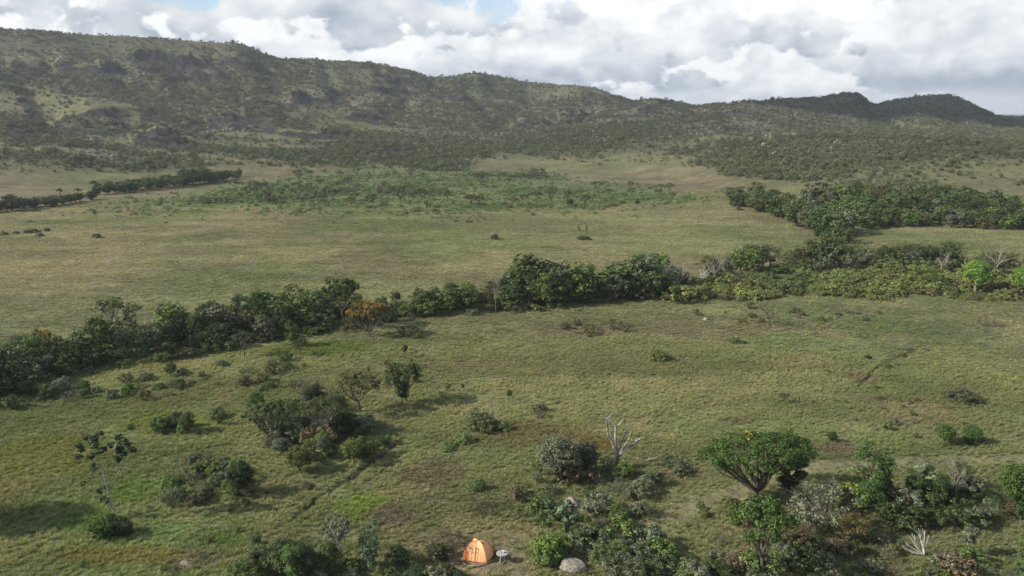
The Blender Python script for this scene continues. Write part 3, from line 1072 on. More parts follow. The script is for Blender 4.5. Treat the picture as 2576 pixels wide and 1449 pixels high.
# ---- boulders on the hills
rp = [rock_mesh(i, 1, .75, M_ROCK_I) for i in range(5)]
x, y = sector(rng0, 42000, 400, 1500, 1.6, 0.66)
k = rng0.uniform(0, 1, len(x)) < sstep(base_height(x, y), 4, 14) * sstep(fbm(x, y, 34, 4, 211), 0.54, 0.68)
x, y = x[k], y[k]
n = len(x)
sz = rng0.gamma(2.0, 0.30, n) + 0.2
scatter('hill_boulders', np.c_[x, y, height(x, y)], rng0.uniform(0, 6.28, n), np.c_[sz, sz * rng0.uniform(.6, 1.1, n), sz * rng0.uniform(.7, 1.5, n)], rng0.integers(0, 5, n),
        np.full((n, 3), 0.2), rp, 'grey boulders and broken rock strewn over the hillside', 'boulders')

# ---- low green bushland at the foot of the hills
lowp = [joined('mound', 0, .35), joined('shrub', 0, .30), joined('open', 1, .5)]
x, y = sector(rng0, 80000, 225, 520, 1.5, 0.60)
k = bush_zone(x + rng0.normal(0, 5, len(x)), y + rng0.normal(0, 16, len(x))) & (rng0.uniform(0, 1, len(x)) < 0.18 + 0.62 * sstep(fbm(x, y, 16, 4, 221), .38, .62))
x, y = x[k], y[k]
n = len(x)
sz = rng0.gamma(2.2, 0.19, n) + 0.16
c = 2.5 * C3((0.070, 0.096, 0.040)) * rng0.uniform(0.65, 1.35, (n, 1)) * np.c_[rng0.uniform(.85, 1.2, n), np.ones(n), np.ones(n)]
scatter('bushland', np.c_[x, y, height(x, y) - 0.05], rng0.uniform(0, 6.28, n), np.c_[sz * 1.2, sz * 1.2, sz], rng0.integers(0, 3, n), c, lowp,
        'low bright green bushes covering the strip at the foot of the hills', 'bushes')

# ---- yellow-green thicket in front of the right tree row
x, y = sector(rng0, 30000, 120, 215, 1.2, 0.62)
k = in_poly(x + 4 * (fbm(x, y, 7, 3, 22) - 0.5), y + 14 * (fbm(x, y, 9, 4, 20) - 0.5), THICKET_POLY) & (rng0.uniform(0, 1, len(x)) < 0.25 + 0.5 * sstep(fbm(x, y, 8, 3, 233), .35, .55))
x, y = x[k], y[k]
n = len(x)
sz = rng0.gamma(3.5, 0.24, n) + 0.25
q = sstep(fbm(x, y, 10, 3, 231), .38, .62)[:, None]
c = C3((0.096, 0.106, 0.036)) + (C3((0.070, 0.090, 0.034)) - C3((0.096, 0.106, 0.036))) * q
c = c + (C3((0.105, 0.092, 0.042)) - c) * sstep(fbm(x, y, 6, 2, 232), .64, .76)[:, None] * .7
c = 1.9 * c * rng0.uniform(0.7, 1.3, (n, 1))
scatter('yellow_thicket', np.c_[x, y, height(x, y) - 0.05], rng0.uniform(0, 6.28, n), np.c_[sz * 1.3, sz * 1.3, sz], rng0.integers(0, 3, n), c,
        [joined('mound', 0, .5), joined('shrub', 1, .45), joined('open', 1, .7)], 'dense yellow-green thicket in front of the row of trees on the right', 'thicket')

# ---- meadow grass
gp = [grass_proto(i, 26, 0.35, 0.28) for i in range(5)]


def grass(name, n, r0, r1, lo, hi, seed, label, wide=1.0, power=0.6):
    rg = np.random.default_rng(seed)
    x, y = sector(rg, n, r0, r1, power, 0.63)
    keepm = np.ones(n, bool)
    for P_, w, col_, k_, dep in _TR:
        keepm &= (trail_dist(x, y, P_) > w * 1.25) | (rg.uniform(0, 1, n) > k_)
    for px, py, wx, wy in ((1205, 1408, 2.6, 2.4), (1290, 1420, 2.2, 2.3), (1250, 1360, 2.6, 1.8), (1440, 1290, 1.1, .8)):
        keepm &= (blob(x, y, px, py, wx, wy) < 0.3) | (rg.uniform(0, 1, n) < 0.12)
    dn = 0.45 + 0.55 * sstep(fbm(x, y, 2.4, 3, seed + 1), .36, .60)
    keepm &= rg.uniform(0, 1, n) < dn
    x, y = x[keepm], y[keepm]
    n = len(x)
    c = ground_colour(x, y) * rg.uniform(0.85, 1.22, (n, 1)) * 1.85
    pale = (rg.uniform(0, 1, n) < 0.07)[:, None]
    c = np.where(pale, c * np.array([[1.35, 1.25, 1.25]]), c)
    sz = rg.uniform(lo, hi, n) * (0.65 + 0.7 * fbm(x, y, 5, 3, seed + 2))
    wd = sz * rg.uniform(0.9, 1.5, n) * wide
    scatter(name, np.c_[x, y, height(x, y) - 0.03], rg.normal(0, 0.7, n), np.c_[wd, wd, sz], rg.integers(0, 5, n), c, gp, label, 'grass')


grass('meadow_grass', 135000, 43, 112, 0.14, 0.36, 31, 'wind-combed green and straw grass of the near meadow')
grass('far_meadow_grass', 90000, 112, 330, 0.16, 0.34, 41, 'olive and straw grass of the open plain beyond the tree belt', 1.9, 1.1)

M_GNARL = plain_material('grey_lichen_bark', (0.10, 0.092, 0.078), (0.24, 0.22, 0.185), 10)
# ------------------------------------------------------------------ colours of leaves
DARK, MID, FRESH, GREY, OLIVE, YEL = (0.034, 0.050, 0.018), (0.050, 0.074, 0.024), (0.070, 0.102, 0.030), (0.078, 0.090, 0.056), (0.072, 0.076, 0.030), (0.130, 0.150, 0.030)
BROWN = (0.080, 0.066, 0.040)
TINT = {'dark green': DARK, 'green': MID, 'light green': FRESH, 'grey-green': GREY, 'olive': OLIVE, 'yellow-green': YEL, 'brownish': BROWN}


def seg_label(px, table):
    for lim, txt in table:
        if px < lim:
            return txt
    return table[-1][1]


# ------------------------------------------------------------------ the tree belt crossing the plain
FRONT = [(-160, 1045), (0, 1000), (150, 955), (300, 925), (450, 900), (600, 868), (750, 842), (900, 826), (1000, 806), (1200, 788), (1400, 770), (1600, 754), (1740, 740)]
TOPS = [(-160, 850), (0, 850), (100, 845), (200, 848), (250, 850), (340, 850), (400, 835), (440, 795), (520, 775), (600, 780), (650, 745), (720, 722), (800, 748), (870, 760),
        (960, 772), (1000, 752), (1060, 742), (1120, 720), (1180, 710), (1240, 728), (1275, 695), (1330, 646), (1400, 642), (1460, 660), (1498, 720), (1520, 650), (1600, 638), (1680, 632), (1720, 695), (1750, 700)]
BELT = [(170, 'left end of the tree belt'), (400, 'tree belt around the tall airy tree'), (620, 'tree belt right of the bare forked snag'), (830, 'tree belt left of the tall parasol tree'),
        (990, 'tree belt behind the orange flowering tree'), (1260, 'low middle stretch of the tree belt'), (1500, 'big dark clump of the tree belt'), (1800, 'clump at the right end of the tree belt')]
fx_, fy_ = zip(*FRONT)
tx_, ty_ = zip(*TOPS)


def word_size(h):
    return 'tall' if h > 7.5 else ('medium' if h > 4.6 else 'small')


def belt_row(depth, frac, step, kinds, jit, lods=.55, lo=-150, hi=1745, table=BELT, fr=(fx_, fy_), tp=(tx_, ty_), palette=None, hmin=1.2, group='trees of the belt', hmax=11, bushy=False):
    px = lo
    while px < hi:
        py = np.interp(px, *fr)
        q = hit(px + rnd.uniform(-6, 6), py)
        x, y = q[0] + rnd.uniform(-jit, jit) * .5, q[1] + depth + rnd.uniform(-jit, jit)
        bx, by, f = project(x, y, ground(x, y))
        top = np.interp(bx, *tp)
        full = max(by - top, 0.78 * (np.interp(bx, *fr) - top)) / FPX * f * 1.06
        h = max(hmin, min(hmax, full * frac * rnd.choice([rnd.uniform(.62 if table is BELT else .78, .9), rnd.uniform(.85, 1.1)])))
        kind = rnd.choice(kinds)
        tn = rnd.choice(palette or ['dark green', 'dark green', 'green', 'green', 'light green', 'grey-green', 'olive'])
        where = seg_label(bx, table)
        if kind in SHRUBS:
            lab = '%s bush under the %s' % (tn, where) if not bushy else '%s bush in the %s' % (tn, where)
        else:
            lab = '%s %s tree in the %s' % (word_size(h), tn, where)
        w = rnd.uniform(.95, 1.4) * (1.0 if h > 4 else 1.15)
        plant(kind, x, y, h, w, TINT[tn], lab, group + ', ' + where, lod=lods, seed=rnd.randrange(3))
        px += step / f * FPX * rnd.uniform(.75, 1.25)


belt_row(8.0, 1.0, 3.3, ['forest', 'forest', 'round', 'airy'], 1.4)
belt_row(13.0, 1.0, 3.6, ['forest', 'round', 'forest'], 1.6, hi=980)
belt_row(4.6, 0.92, 3.4, ['forest', 'forest', 'round', 'column', 'airy'], 1.4)
belt_row(3.0, 0.85, 3.4, ['forest', 'forest', 'round'], 1.2, lo=930, hi=1745)
belt_row(1.8, 0.66, 3.0, ['forest', 'shrub', 'forest', 'round', 'airy'], 1.0)
belt_row(0.0, 0.30, 2.6, ['shrub', 'shrub', 'open', 'mound', 'twiggy'], 0.8, hmin=.9, hmax=2.4, palette=['green', 'olive', 'grey-green', 'light green', 'dark green'])
# single trees that stand out in the belt
put('airy', 300, 900, 150, 1.05, (0.062, 0.078, 0.034), 'tall airy tree with a fan of pale bare branches in the tree belt', seed=1, bark=M_BARK_PALE)
put('umbrella', 262, 905, 118, .55, (0.070, 0.098, 0.030), 'flat light green crown left of the tall airy tree', seed=1, lod=.6)
put('bare', 362, 875, 92, .7, DARK, 'bare forked snag standing right of the tall airy tree', seed=2, bark=M_DEAD)
put('flat', 862, 822, 134, .66, (0.036, 0.054, 0.020), 'tall parasol tree with a dark round crown above the belt', seed=0, name='parasol_tree')
put('round', 800, 815, 92, 1.0, (0.095, 0.120, 0.055), 'pale leafy tree just left of the tall parasol tree', seed=1)
put('column', 740, 872, 62, 1.0, (0.050, 0.070, 0.022), 'leafy green pillar-like tree at the front of the belt', seed=1)
put('flat', 615, 898, 70, .75, (0.045, 0.055, 0.024), 'dark tree on a single stem in front of the belt', seed=2)
put('flat', 756, 892, 46, .70, (0.040, 0.056, 0.022), 'little dark tree on the grass in front of the pillar-like tree', seed=1)
put('airy', 425, 835, 85, .8, (0.050, 0.070, 0.026), 'spindly tree rising behind the belt on the left', seed=2)
put('bare', 1247, 785, 96, .2, DARK, 'slender pale dead trunk sticking out of the low belt', seed=1, bark=M_BARK_PALE)
put('round', 105, 905, 82, .9, (0.075, 0.072, 0.022), 'tree tipped with yellow blossom at the left end of the belt', seed=2)
put('bare', 1640, 748, 92, .8, DARK, 'bare silvery branching tree in the right clump of the belt', seed=0, bark=M_BARK_PALE)
put('bare', 1700, 742, 96, .7, DARK, 'leafless pale tree at the right end of the belt', seed=1, bark=M_BARK_PALE)


def blossoms(o, kind, seed, lod, n, zmin, mat, size, name='blossom', bark=None):
    """flowers over the upper side of a crown"""
    leaf = plant_meshes(kind, seed, lod, bark or M_BARK)[1]
    co = np.zeros(len(leaf.vertices) * 3, np.float32)
    leaf.vertices.foreach_get('co', co)
    co = co.reshape(-1, 4, 3).mean(1)
    rg = np.random.default_rng(n)
    co = co[co[:, 2] > zmin]
    cl = fbm(co[:, 0] * 50 + 7, co[:, 1] * 50, 7, 2, n)
    co = co[np.argsort(-cl + rg.uniform(0, .25, len(co)))][:n]
    V, Q = leaf_quads(rg, co + np.array([0, 0, .012]), rg.normal(size=co.shape) * .6 + np.array([0, 0, .8]), size, 1.1)
    crown = [c_ for c_ in o.children if c_.name.startswith('crown')]
    part(name, qmesh('blossom', V, Q, [mat]), crown[0] if crown else o)


o = put('umbrella', 928, 846, 88, .72, (0.060, 0.066, 0.026), 'orange flowering tree on a dark trunk in front of the belt', seed=0, name='flowering_tree')
blossoms(o, 'umbrella', 0, 1.0, 3400, .64, M_FLOWER, .028)
o = THINGS[[t['label'] for t in THINGS].index('tree tipped with yellow blossom at the left end of the belt')]
blossoms(o, 'round', 2, 1.0, 500, .80, M_FLOWER_Y, .04)

# ------------------------------------------------------------------ row of trees on the right, behind the thicket
F2 = ([1740, 1850, 2000, 2150, 2300, 2450, 2576, 2720], [722, 702, 690, 682, 678, 684, 694, 705])
T2 = ([1740, 1785, 1830, 1900, 2000, 2060, 2130, 2180, 2230, 2300, 2380, 2420, 2500, 2576, 2720], [695, 645, 625, 610, 608, 592, 588, 640, 605, 595, 612, 650, 615, 645, 640])
ROW2 = [(1960, 'left part of the right-hand tree row'), (2160, 'tree row left of the pale slim trunks'), (2330, 'tree row right of the pale slim trunks'), (2460, 'thin part of the right-hand tree row'), (2900, 'right end of the tree row')]
kw = dict(fr=F2, tp=T2, table=ROW2, lo=1745, hi=2720, group='trees of the right-hand row')
belt_row(7, 1.0, 4.2, ['forest', 'round', 'airy', 'airy'], 1.6, **kw)
belt_row(3.5, .92, 4.2, ['forest', 'airy', 'round', 'column'], 1.5, **kw)
belt_row(0, .55, 4.6, ['forest', 'shrub', 'open', 'airy'], 1.2, palette=['green', 'light green', 'grey-green', 'olive'], **kw)
for i, (px, py, hp, lab) in enumerate([(2066, 676, 62, 'leftmost of the pale slim trunks before the right tree row'), (2092, 678, 70, 'leaning pale slim trunk before the right tree row'),
                                       (2124, 676, 58, 'straight pale slim trunk with a thin top before the right tree row'), (2180, 674, 50, 'rightmost pale slim trunk before the tree row'),
                                       (1830, 700, 52, 'short pale trunk at the left of the right tree row')]):
    put('sapling', px, py, hp, .8, GREY, lab, seed=i % 3, bark=M_BARK_PALE, name='pale_trunk_tree', lod=.6)
put('bare', 1795, 712, 78, .75, DARK, 'bare whitish crown of branches left in the right tree row', seed=1, bark=M_BARK_PALE)
put('bare', 1770, 720, 60, .6, DARK, 'crooked white dead trunk beside the bare whitish crown', seed=2, bark=M_WHITE_WOOD)
put('bare', 2365, 690, 70, .7, DARK, 'grey leafless tree in the thin part of the tree row', seed=0, bark=M_BARK_PALE)
put('bare', 2505, 690, 85, .6, DARK, 'white-limbed dead tree at the right end of the tree row', seed=2, bark=M_BARK_PALE)
put('round', 2455, 735, 88, 1.0, (0.105, 0.165, 0.036), 'bright green tree on a pale trunk near the right edge', seed=0, bark=M_BARK_PALE)
put('round', 2568, 742, 80, 1.0, (0.110, 0.180, 0.032), 'vivid green round tree cut by the right edge', seed=1, bark=M_BARK_PALE)
put('airy', 2330, 722, 66, 1.1, FRESH, 'fresh green vine-draped bush before the tree row', seed=0)
put('column', 1700, 765, 52, .9, MID, 'small green tree at the left corner of the yellow thicket', seed=0)

# ------------------------------------------------------------------ wood on the right in the middle distance
F3 = ([1850, 1900, 1960, 2030, 2060, 2130, 2160, 2300, 2450, 2720], [514, 528, 545, 563, 592, 592, 573, 567, 572, 580])
T3 = ([1850, 1900, 2000, 2200, 2400, 2720], [492, 474, 468, 474, 487, 490])
WOOD = [(2000, 'rounded left tip of the right wood'), (2150, 'right wood by the brown palm-like tree'), (2350, 'middle of the right wood'), (2900, 'far right part of the right wood')]
for k, dep in enumerate((0, 5, 10, 16, 23, 31, 40)):
    belt_row(dep, 1.0, 3.8 + k * .35, ['forest', 'forest', 'round', 'forest', 'airy'] if k else ['forest', 'shrub', 'forest', 'shrub', 'forest'], 1.8,
             fr=F3, tp=(T3[0], [t + (np.interp(a, *F3) - t) * (.55, .42, .32, .22, .14, .06, 0)[k] for a, t in zip(*T3)]), table=WOOD, lo=1858 + (0, 0, 6, 15, 28, 42, 60)[k], hi=2720,
             palette=['green', 'dark green', 'green', 'light green', 'olive', 'grey-green', 'green'], group='trees of the right wood', lods=.42, hmin=4.0, hmax=6.6)
put('sapling', 2028, 590, 34, .8, (0.10, 0.06, 0.03), 'dry brown palm-like tree on pale trunks beside the right wood', seed=0, bark=M_BARK_PALE, lod=.6)
for px, py, hp in ((2075, 612, 38), (2105, 606, 44), (2135, 612, 40), (2060, 598, 30), (2090, 590, 40)):
    put('forest', px, py, hp, 1.1, MID if px % 2 else DARK, 'tree in the neck joining the right wood to the tree row', group='trees in the neck of the wood', lod=.42)

# ------------------------------------------------------------------ dark woods far left
F4, T4 = ([235, 330, 420, 520, 580], [491, 484, 474, 462, 455]), ([235, 270, 330, 400, 450, 500, 560, 585], [472, 452, 450, 440, 430, 415, 432, 448])
FAR = [(360, 'left half of the dark wood below the left hill'), (900, 'right half of the dark wood below the left hill')]
for k, dep in enumerate((0, 10, 20)):
    belt_row(dep, 1.0, 3.4, ['forest', 'round', 'forest', 'forest'], 2, fr=F4, tp=(T4[0], [t + (18, 8, 0)[k] for t in T4[1]]), table=FAR, lo=240 + 6 * k, hi=578, palette=['dark green', 'dark green', 'green'], group='trees of the far left wood', lods=.42, hmin=4.6)
F5, T5 = ([-120, 0, 100, 180, 215], [540, 533, 524, 512, 507]), ([-120, 0, 40, 90, 150, 215], [500, 505, 490, 497, 498, 500])
for k, dep in enumerate((0, 9)):
    belt_row(dep, 1.0, 3.4, ['forest', 'forest', 'round'], 1.5, fr=F5, tp=T5, table=[(9999, 'dark grove at the left edge of the plain')], lo=-120, hi=212, palette=['dark green', 'dark green', 'green'], group='trees of the grove at the left edge', lods=.42, hmin=3.6)


def palm(px, py, hp, lab):
    q = hit(px, py)
    h = metres(hp, *q)
    rg = np.random.default_rng(int(px))
    o_ = thing('palm_tree', lab, 'palm tree', (q[0], q[1], ground(*q) - .05), rg.uniform(0, 6))
    W = Quads()
    W.tube(bend(np.zeros(3), np.array([.04, 0, .74]) * h, rg, .02, 6), np.linspace(.035, .022, 6) * h, 7)
    part('trunk', W.mesh('palm_trunk', M_BARK, True), o_)
    V, Qd = [], []
    n_ = 0
    for i in range(22):
        a = rg.uniform(0, 6.28)
        up = rg.uniform(-.2, 1.0)
        d = np.array([math.cos(a), math.sin(a), up])
        d = d / np.linalg.norm(d)
        L = h * rg.uniform(.28, .36)
        t = np.linspace(0, 1, 5)[:, None]
        mid = np.array([.04 * h, 0, .74 * h]) + d * L * t + np.array([0, 0, -1]) * L * .45 * t ** 2
        side = np.array([-math.sin(a), math.cos(a), 0]) * (L * .16 * np.sin(np.pi * np.clip(t * .9 + .08, 0, 1)))
        vv = np.concatenate([mid - side, mid + side])
        V.append(vv)
        for j in range(4):
            Qd.append([n_ + j, n_ + j + 1, n_ + j + 6, n_ + j + 5])
        n_ += 10
    part('crown', qmesh('palm_crown', np.concatenate(V), np.array(Qd), [M_LEAF]), o_, DARK)
    THINGS.append(o_)


palm(153, 508, 42, 'dark palm with a ragged double crown at the end of the left grove')
palm(198, 503, 37, 'dark palm standing right beside the ragged palm of the left grove')
palm(375, 445, 24, 'left palm of the pair rising above the far dark wood')
palm(392, 443, 20, 'right palm of the pair rising above the far dark wood')

# ------------------------------------------------------------------ scattered trees on the bushland strip
put('flat', 670, 512, 34, .8, (0.05, 0.048, 0.026), 'leaning flat-topped tree near the left part of the bushland', lod=.5, seed=0)
o = put('flat', 648, 483, 24, 1.0, (0.075, 0.055, 0.028), 'wide rusty-topped tree at the back left of the bushland', lod=.5, seed=1)
put('flat', 885, 520, 26, 1.0, (0.085, 0.06, 0.03), 'rusty-topped flat tree at the front edge of the bushland', lod=.5, seed=2)
put('round', 1436, 520, 22, 1.1, (0.03, 0.042, 0.018), 'round dark tree alone at the front edge of the bushland', lod=.5, seed=0)
put('round', 1603, 517, 16, 1.0, (0.03, 0.042, 0.018), 'small dark tree near the right tip of the bushland', lod=.5, seed=1)
put('flat', 1185, 517, 30, 1.0, (0.048, 0.048, 0.026), 'left tree of the dark flat-topped group in the bushland', lod=.5, seed=0)
put('flat', 1205, 519, 31, 1.0, (0.045, 0.045, 0.024), 'right tree of the dark flat-topped group in the bushland', lod=.5, seed=1)
put('flat', 1318, 513, 26, 1.0, (0.06, 0.062, 0.034), 'pale flat-topped tree left of the round dark tree', lod=.5, seed=2)
for i in range(80):
    px, py = rnd.uniform(560, 1880), rnd.uniform(440, 524)
    q = hit(px, py)
    if q is None or not in_poly(np.array([q[0]]), np.array([q[1]]), BUSH_POLY)[0]:
        continue
    third = 'left' if px < 1000 else ('middle' if px < 1400 else 'right')
    plant(rnd.choice(['flat', 'flat', 'airy', 'flat']), q[0], q[1], rnd.uniform(2.8, 4.8), rnd.uniform(.7, 1.0), rnd.choice([(0.058, 0.064, 0.034), (0.070, 0.076, 0.044), (0.055, 0.072, 0.034)]),
          'thin savanna tree among the low bushes, %s part of the green strip' % third, 'savanna trees of the bushland, ' + third, lod=.5, name='savanna_tree')
# bushes far out on the open plain
for px, py, hp, w, lab in [(12, 592, 9, 1.3, 'lowest bush at the left edge of the open plain'), (40, 588, 8, 1.2, 'small bush second from the left edge on the plain'),
                           (88, 585, 11, 1.3, 'larger bush in the cluster at the left of the plain'), (100, 594, 9, 1.5, 'front bush of the cluster at the left of the plain'),
                           (118, 581, 9, 1.2, 'back right bush of the cluster at the left of the plain'), (70, 586, 10, 1.3, 'middle bush of the cluster at the left of the plain'),
                           (246, 598, 12, 1.3, 'lone rounded bush on the left plain'), (1245, 602, 16, .8, 'lone dark bush in the middle of the plain'),
                           (1466, 602, 10, 2.4, 'spreading low bush below the two upright bushes on the plain'), (1180, 559, 5, 2.5, 'thin low bush far out on the plain'),
                           (1860, 528, 10, 1.2, 'bush before the left tip of the right wood'), (235, 462, 10, 1.0, 'dark bush on the pale grass under the left hill')]:
    put('mound', px, py, hp, w, (0.036, 0.046, 0.02), lab, lod=.6)
put('column', 1456, 584, 17, .8, (0.055, 0.08, 0.034), 'left of two upright bushes on the middle plain', lod=.6)
put('column', 1476, 583, 18, .7, (0.055, 0.08, 0.034), 'right of two upright bushes on the middle plain', lod=.6)

# ------------------------------------------------------------------ near trees, one by one
o = put('umbrella', 1893, 1258, 168, 1.08, (0.044, 0.074, 0.018), 'large umbrella-shaped green tree dotted with yellow flowers', seed=3, rz=.4, name='umbrella_tree')
blossoms(o, 'umbrella', 3, 1.0, 40, .84, M_FLOWER_Y, .022)
put('column', 1980, 1243, 116, 1.35, (0.028, 0.040, 0.018), 'dark slender tree tucked against the right of the umbrella tree', seed=0)
put('flat', 1915, 1462, 205, .66, (0.048, 0.078, 0.020), 'wide tree with bare lower stems in front of the umbrella tree', seed=2, rz=.2, name='spreading_tree')
put('round', 1935, 1318, 62, 1.2, (0.050, 0.080, 0.024), 'low leafy tree right under the umbrella tree', seed=1)
put('gnarled', 2052, 1342, 128, 1.0, (0.092, 0.100, 0.066), 'gnarled grey-green tree full of pale twigs beside the umbrella tree', seed=1, bark=M_GNARL)
o = put('open', 2132, 1288, 76, 1.0, (0.120, 0.170, 0.030), 'bright yellow-green bush right of the gnarled grey tree', seed=0)
put('airy', 2150, 1372, 84, .9, (0.105, 0.085, 0.030), 'brownish yellow bush of upright twigs under the gnarled tree', seed=1, bark=M_TWIG)
put('round', 1415, 1208, 112, 1.18, (0.090, 0.104, 0.066), 'round grey-green tree left of the dead tree', seed=0, bark=M_BARK_PALE)
put('round', 1474, 1190, 80, .9, (0.055, 0.062, 0.040), 'dark grey-green tree between the round tree and the dead tree', seed=1)
put('flat', 905, 1035, 106, .86, (0.070, 0.075, 0.030), 'sparse many-stemmed tree with brownish leaves by the thicket', seed=1)
put('flat', 1022, 1012, 108, .78, (0.040, 0.058, 0.020), 'dark green two-storey tree right of the many-stemmed tree', seed=2)
put('column', 1012, 1018, 84, .9, (0.042, 0.060, 0.024), 'thin stem tree leaning by the dark two-storey tree', seed=2)
put('sapling', 1018, 898, 34, 1.3, OLIVE, 'tiny bent sapling on the grass above the dark two-storey tree', seed=2)
put('column', 2206, 1258, 124, 1.25, (0.040, 0.068, 0.020), 'upright dark green tree at the left of the right thicket', seed=1)
put('round', 2180, 1285, 86, 1.0, (0.042, 0.072, 0.022), 'leafy tree at the foot of the upright dark green tree', seed=2)
put('sapling', 2320, 1245, 84, 1.5, (0.085, 0.115, 0.060), 'pale-trunked young tree in the right thicket', seed=0, bark=M_BARK_PALE)
put('column', 2298, 1262, 72, 1.2, (0.040, 0.070, 0.020), 'small dark tree left of the pale-trunked young tree', seed=0)
put('column', 2358, 1268, 80, 1.1, (0.034, 0.058, 0.018), 'small dark tree right of the pale-trunked young tree', seed=2)
put('bare', 2402, 1262, 128, .42, DARK, 'pale dead-topped tree standing in the right thicket', seed=1, bark=M_BARK_PALE)
put('airy', 2415, 1240, 76, .9, (0.045, 0.068, 0.026), 'dark tree behind the pale dead-topped tree', seed=1)
put('sapling', 2446, 1262, 72, 1.6, GREY, 'grey sapling right of the pale dead-topped tree', seed=1, bark=M_BARK_PALE)
put('round', 2566, 1290, 130, .95, (0.050, 0.080, 0.020), 'green tree cut off by the right edge of the photo', seed=0)
put('round', 2376, 1118, 54, 1.25, (0.048, 0.082, 0.022), 'bigger of two green bushy trees on the right slope', seed=1)
put('round', 2441, 1116, 48, 1.2, (0.052, 0.090, 0.024), 'smaller of two green bushy trees on the right slope', seed=2)
put('round', 2092, 1113, 32, 1.0, (0.042, 0.066, 0.022), 'little dark tree on a patch of reddish soil', seed=0)
put('flat', 1971, 1014, 28, 1.0, (0.062, 0.072, 0.028), 'tiny flat-topped tree alone on the right meadow', seed=0)
put('sapling', 1279, 1012, 34, 1.0, (0.045, 0.075, 0.026), 'lone green sapling by the footpath', seed=0)
put('sapling', 1126, 985, 20, 1.6, (0.04, 0.06, 0.02), 'small dark sapling on the meadow, left of a pair', seed=1)
put('sapling', 1164, 985, 22, 1.2, (0.04, 0.06, 0.02), 'thin dark sapling on the meadow, right of a pair', seed=2)
put('mound', 1212, 1078, 48, 1.0, (0.085, 0.098, 0.042), 'domed pale green shrub in the middle meadow', seed=0)
put('mound', 1270, 1080, 26, 1.0, (0.085, 0.120, 0.040), 'small bright shrub at the right of the domed shrub', seed=1)
put('mound', 1165, 1112, 26, 1.0, (0.105, 0.142, 0.045), 'light green shrub above the tent on the slope', seed=2)
put('mound', 1128, 1128, 16, 1.7, (0.098, 0.135, 0.045), 'flat light green shrub trailing left on the slope', seed=0)
put('open', 1355, 1035, 22, 1.4, BROWN, 'brown twiggy shrub on the meadow right of the footpath', seed=0)
put('open', 1358, 1050, 16, 1.3, (0.10, 0.085, 0.05), 'dry tan shrub just below the brown twiggy shrub', seed=1)
put('shrub', 1202, 1232, 32, .9, (0.085, 0.120, 0.045), 'small fresh green bush on the slope above the tent', seed=1)
put('twiggy', 1208, 1288, 44, 1.2, (0.07, 0.062, 0.042), 'grey-brown twiggy bush on the slope above the tent', seed=0)
put('twiggy', 1128, 1398, 62, 1.3, (0.055, 0.050, 0.030), 'dark twiggy bush at the left side of the tent', seed=1)
put('shrub', 1100, 1405, 48, 1.0, (0.045, 0.062, 0.026), 'dark green bush left of the twiggy bush by the tent', seed=0)
put('sapling', 1422, 1362, 104, .9, (0.085, 0.115, 0.070), 'slim sapling on a long bare stem left of the dead tree thicket', seed=0, bark=M_BARK_PALE)
put('airy', 890, 1170, 74, 1.05, (0.072, 0.092, 0.030), 'umbrella-like sapling at the right end of the left thicket', seed=2)
put('round', 752, 1188, 66, 1.25, (0.072, 0.086, 0.026), 'light-sided round tree at the lower edge of the left thicket', seed=1)
put('round', 605, 1243, 88, .86, (0.030, 0.046, 0.018), 'small dark tree on a thin stem right of the low scrub', seed=0)
put('round', 785, 1035, 72, 1.15, (0.032, 0.044, 0.020), 'dark spiky-topped tree at the top of the left thicket', seed=2)
put('twiggy', 780, 990, 46, 1.2, (0.09, 0.08, 0.06), 'grey leafless shrub behind the dark spiky-topped tree', seed=2)
put('round', 645, 1045, 62, .95, (0.055, 0.092, 0.028), 'green tree at the upper left of the left thicket', seed=0)
put('umbrella', 690, 1110, 106, .72, (0.074, 0.094, 0.044), 'broad grey-green tree in the middle of the left thicket', seed=2)
put('umbrella', 820, 1100, 110, .66, (0.072, 0.090, 0.036), 'pale-branched spreading tree in the left thicket', seed=1, bark=M_BARK_PALE)
put('round', 865, 1105, 66, 1.0, (0.022, 0.032, 0.016), 'almost black tree beside the pale-branched spreading tree', seed=1)
put('shrub', 405, 1085, 50, .95, (0.056, 0.088, 0.028), 'green bush at the left end of the left thicket', seed=0)
put('shrub', 448, 1078, 46, .9, (0.030, 0.040, 0.020), 'dark bush second from the left end of the left thicket', seed=1)
put('round', 430, 948, 38, 1.0, (0.075, 0.090, 0.026), 'small yellowish tree in front of the belt on the left', seed=2)
put('shrub', 262, 1350, 66, 1.05, (0.048, 0.078, 0.022), 'dense bright green bush at the foot of the candelabra tree', seed=0)
put('shrub', 308, 1345, 50, .9, (0.030, 0.042, 0.018), 'dark bush right beside the dense green bush', seed=1)
put('round', 710, 1452, 96, 1.0, (0.068, 0.094, 0.036), 'light green rounded tree at the bottom edge, left', seed=0)
put('round', 662, 1446, 78, 1.05, (0.066, 0.080, 0.040), 'grey-green rounded tree left of the light green one at the bottom', seed=1)
put('round', 775, 1462, 92, .85, (0.026, 0.042, 0.018), 'dark green tree right of the light green one at the bottom', seed=2)
put('column', 745, 1468, 100, .85, (0.062, 0.105, 0.030), 'bright green narrow tree between the rounded trees at the bottom', seed=1)
put('round', 640, 1378, 42, 1.0, (0.074, 0.098, 0.044), 'small pale bush above the rounded trees at the bottom', seed=2)
put('flat', 856, 1432, 138, .46, (0.130, 0.140, 0.105), 'silvery-leaved tree on a thin white stem at the bottom', seed=0, bark=M_BARK_PALE)
put('column', 930, 1440, 106, .85, (0.070, 0.105, 0.056), 'slender pale green young tree right of the silvery tree', seed=0, bark=M_BARK_PALE)
put('round', 830, 1430, 76, .9, (0.066, 0.092, 0.034), 'leafy green tree beneath the silvery-leaved tree', seed=0)
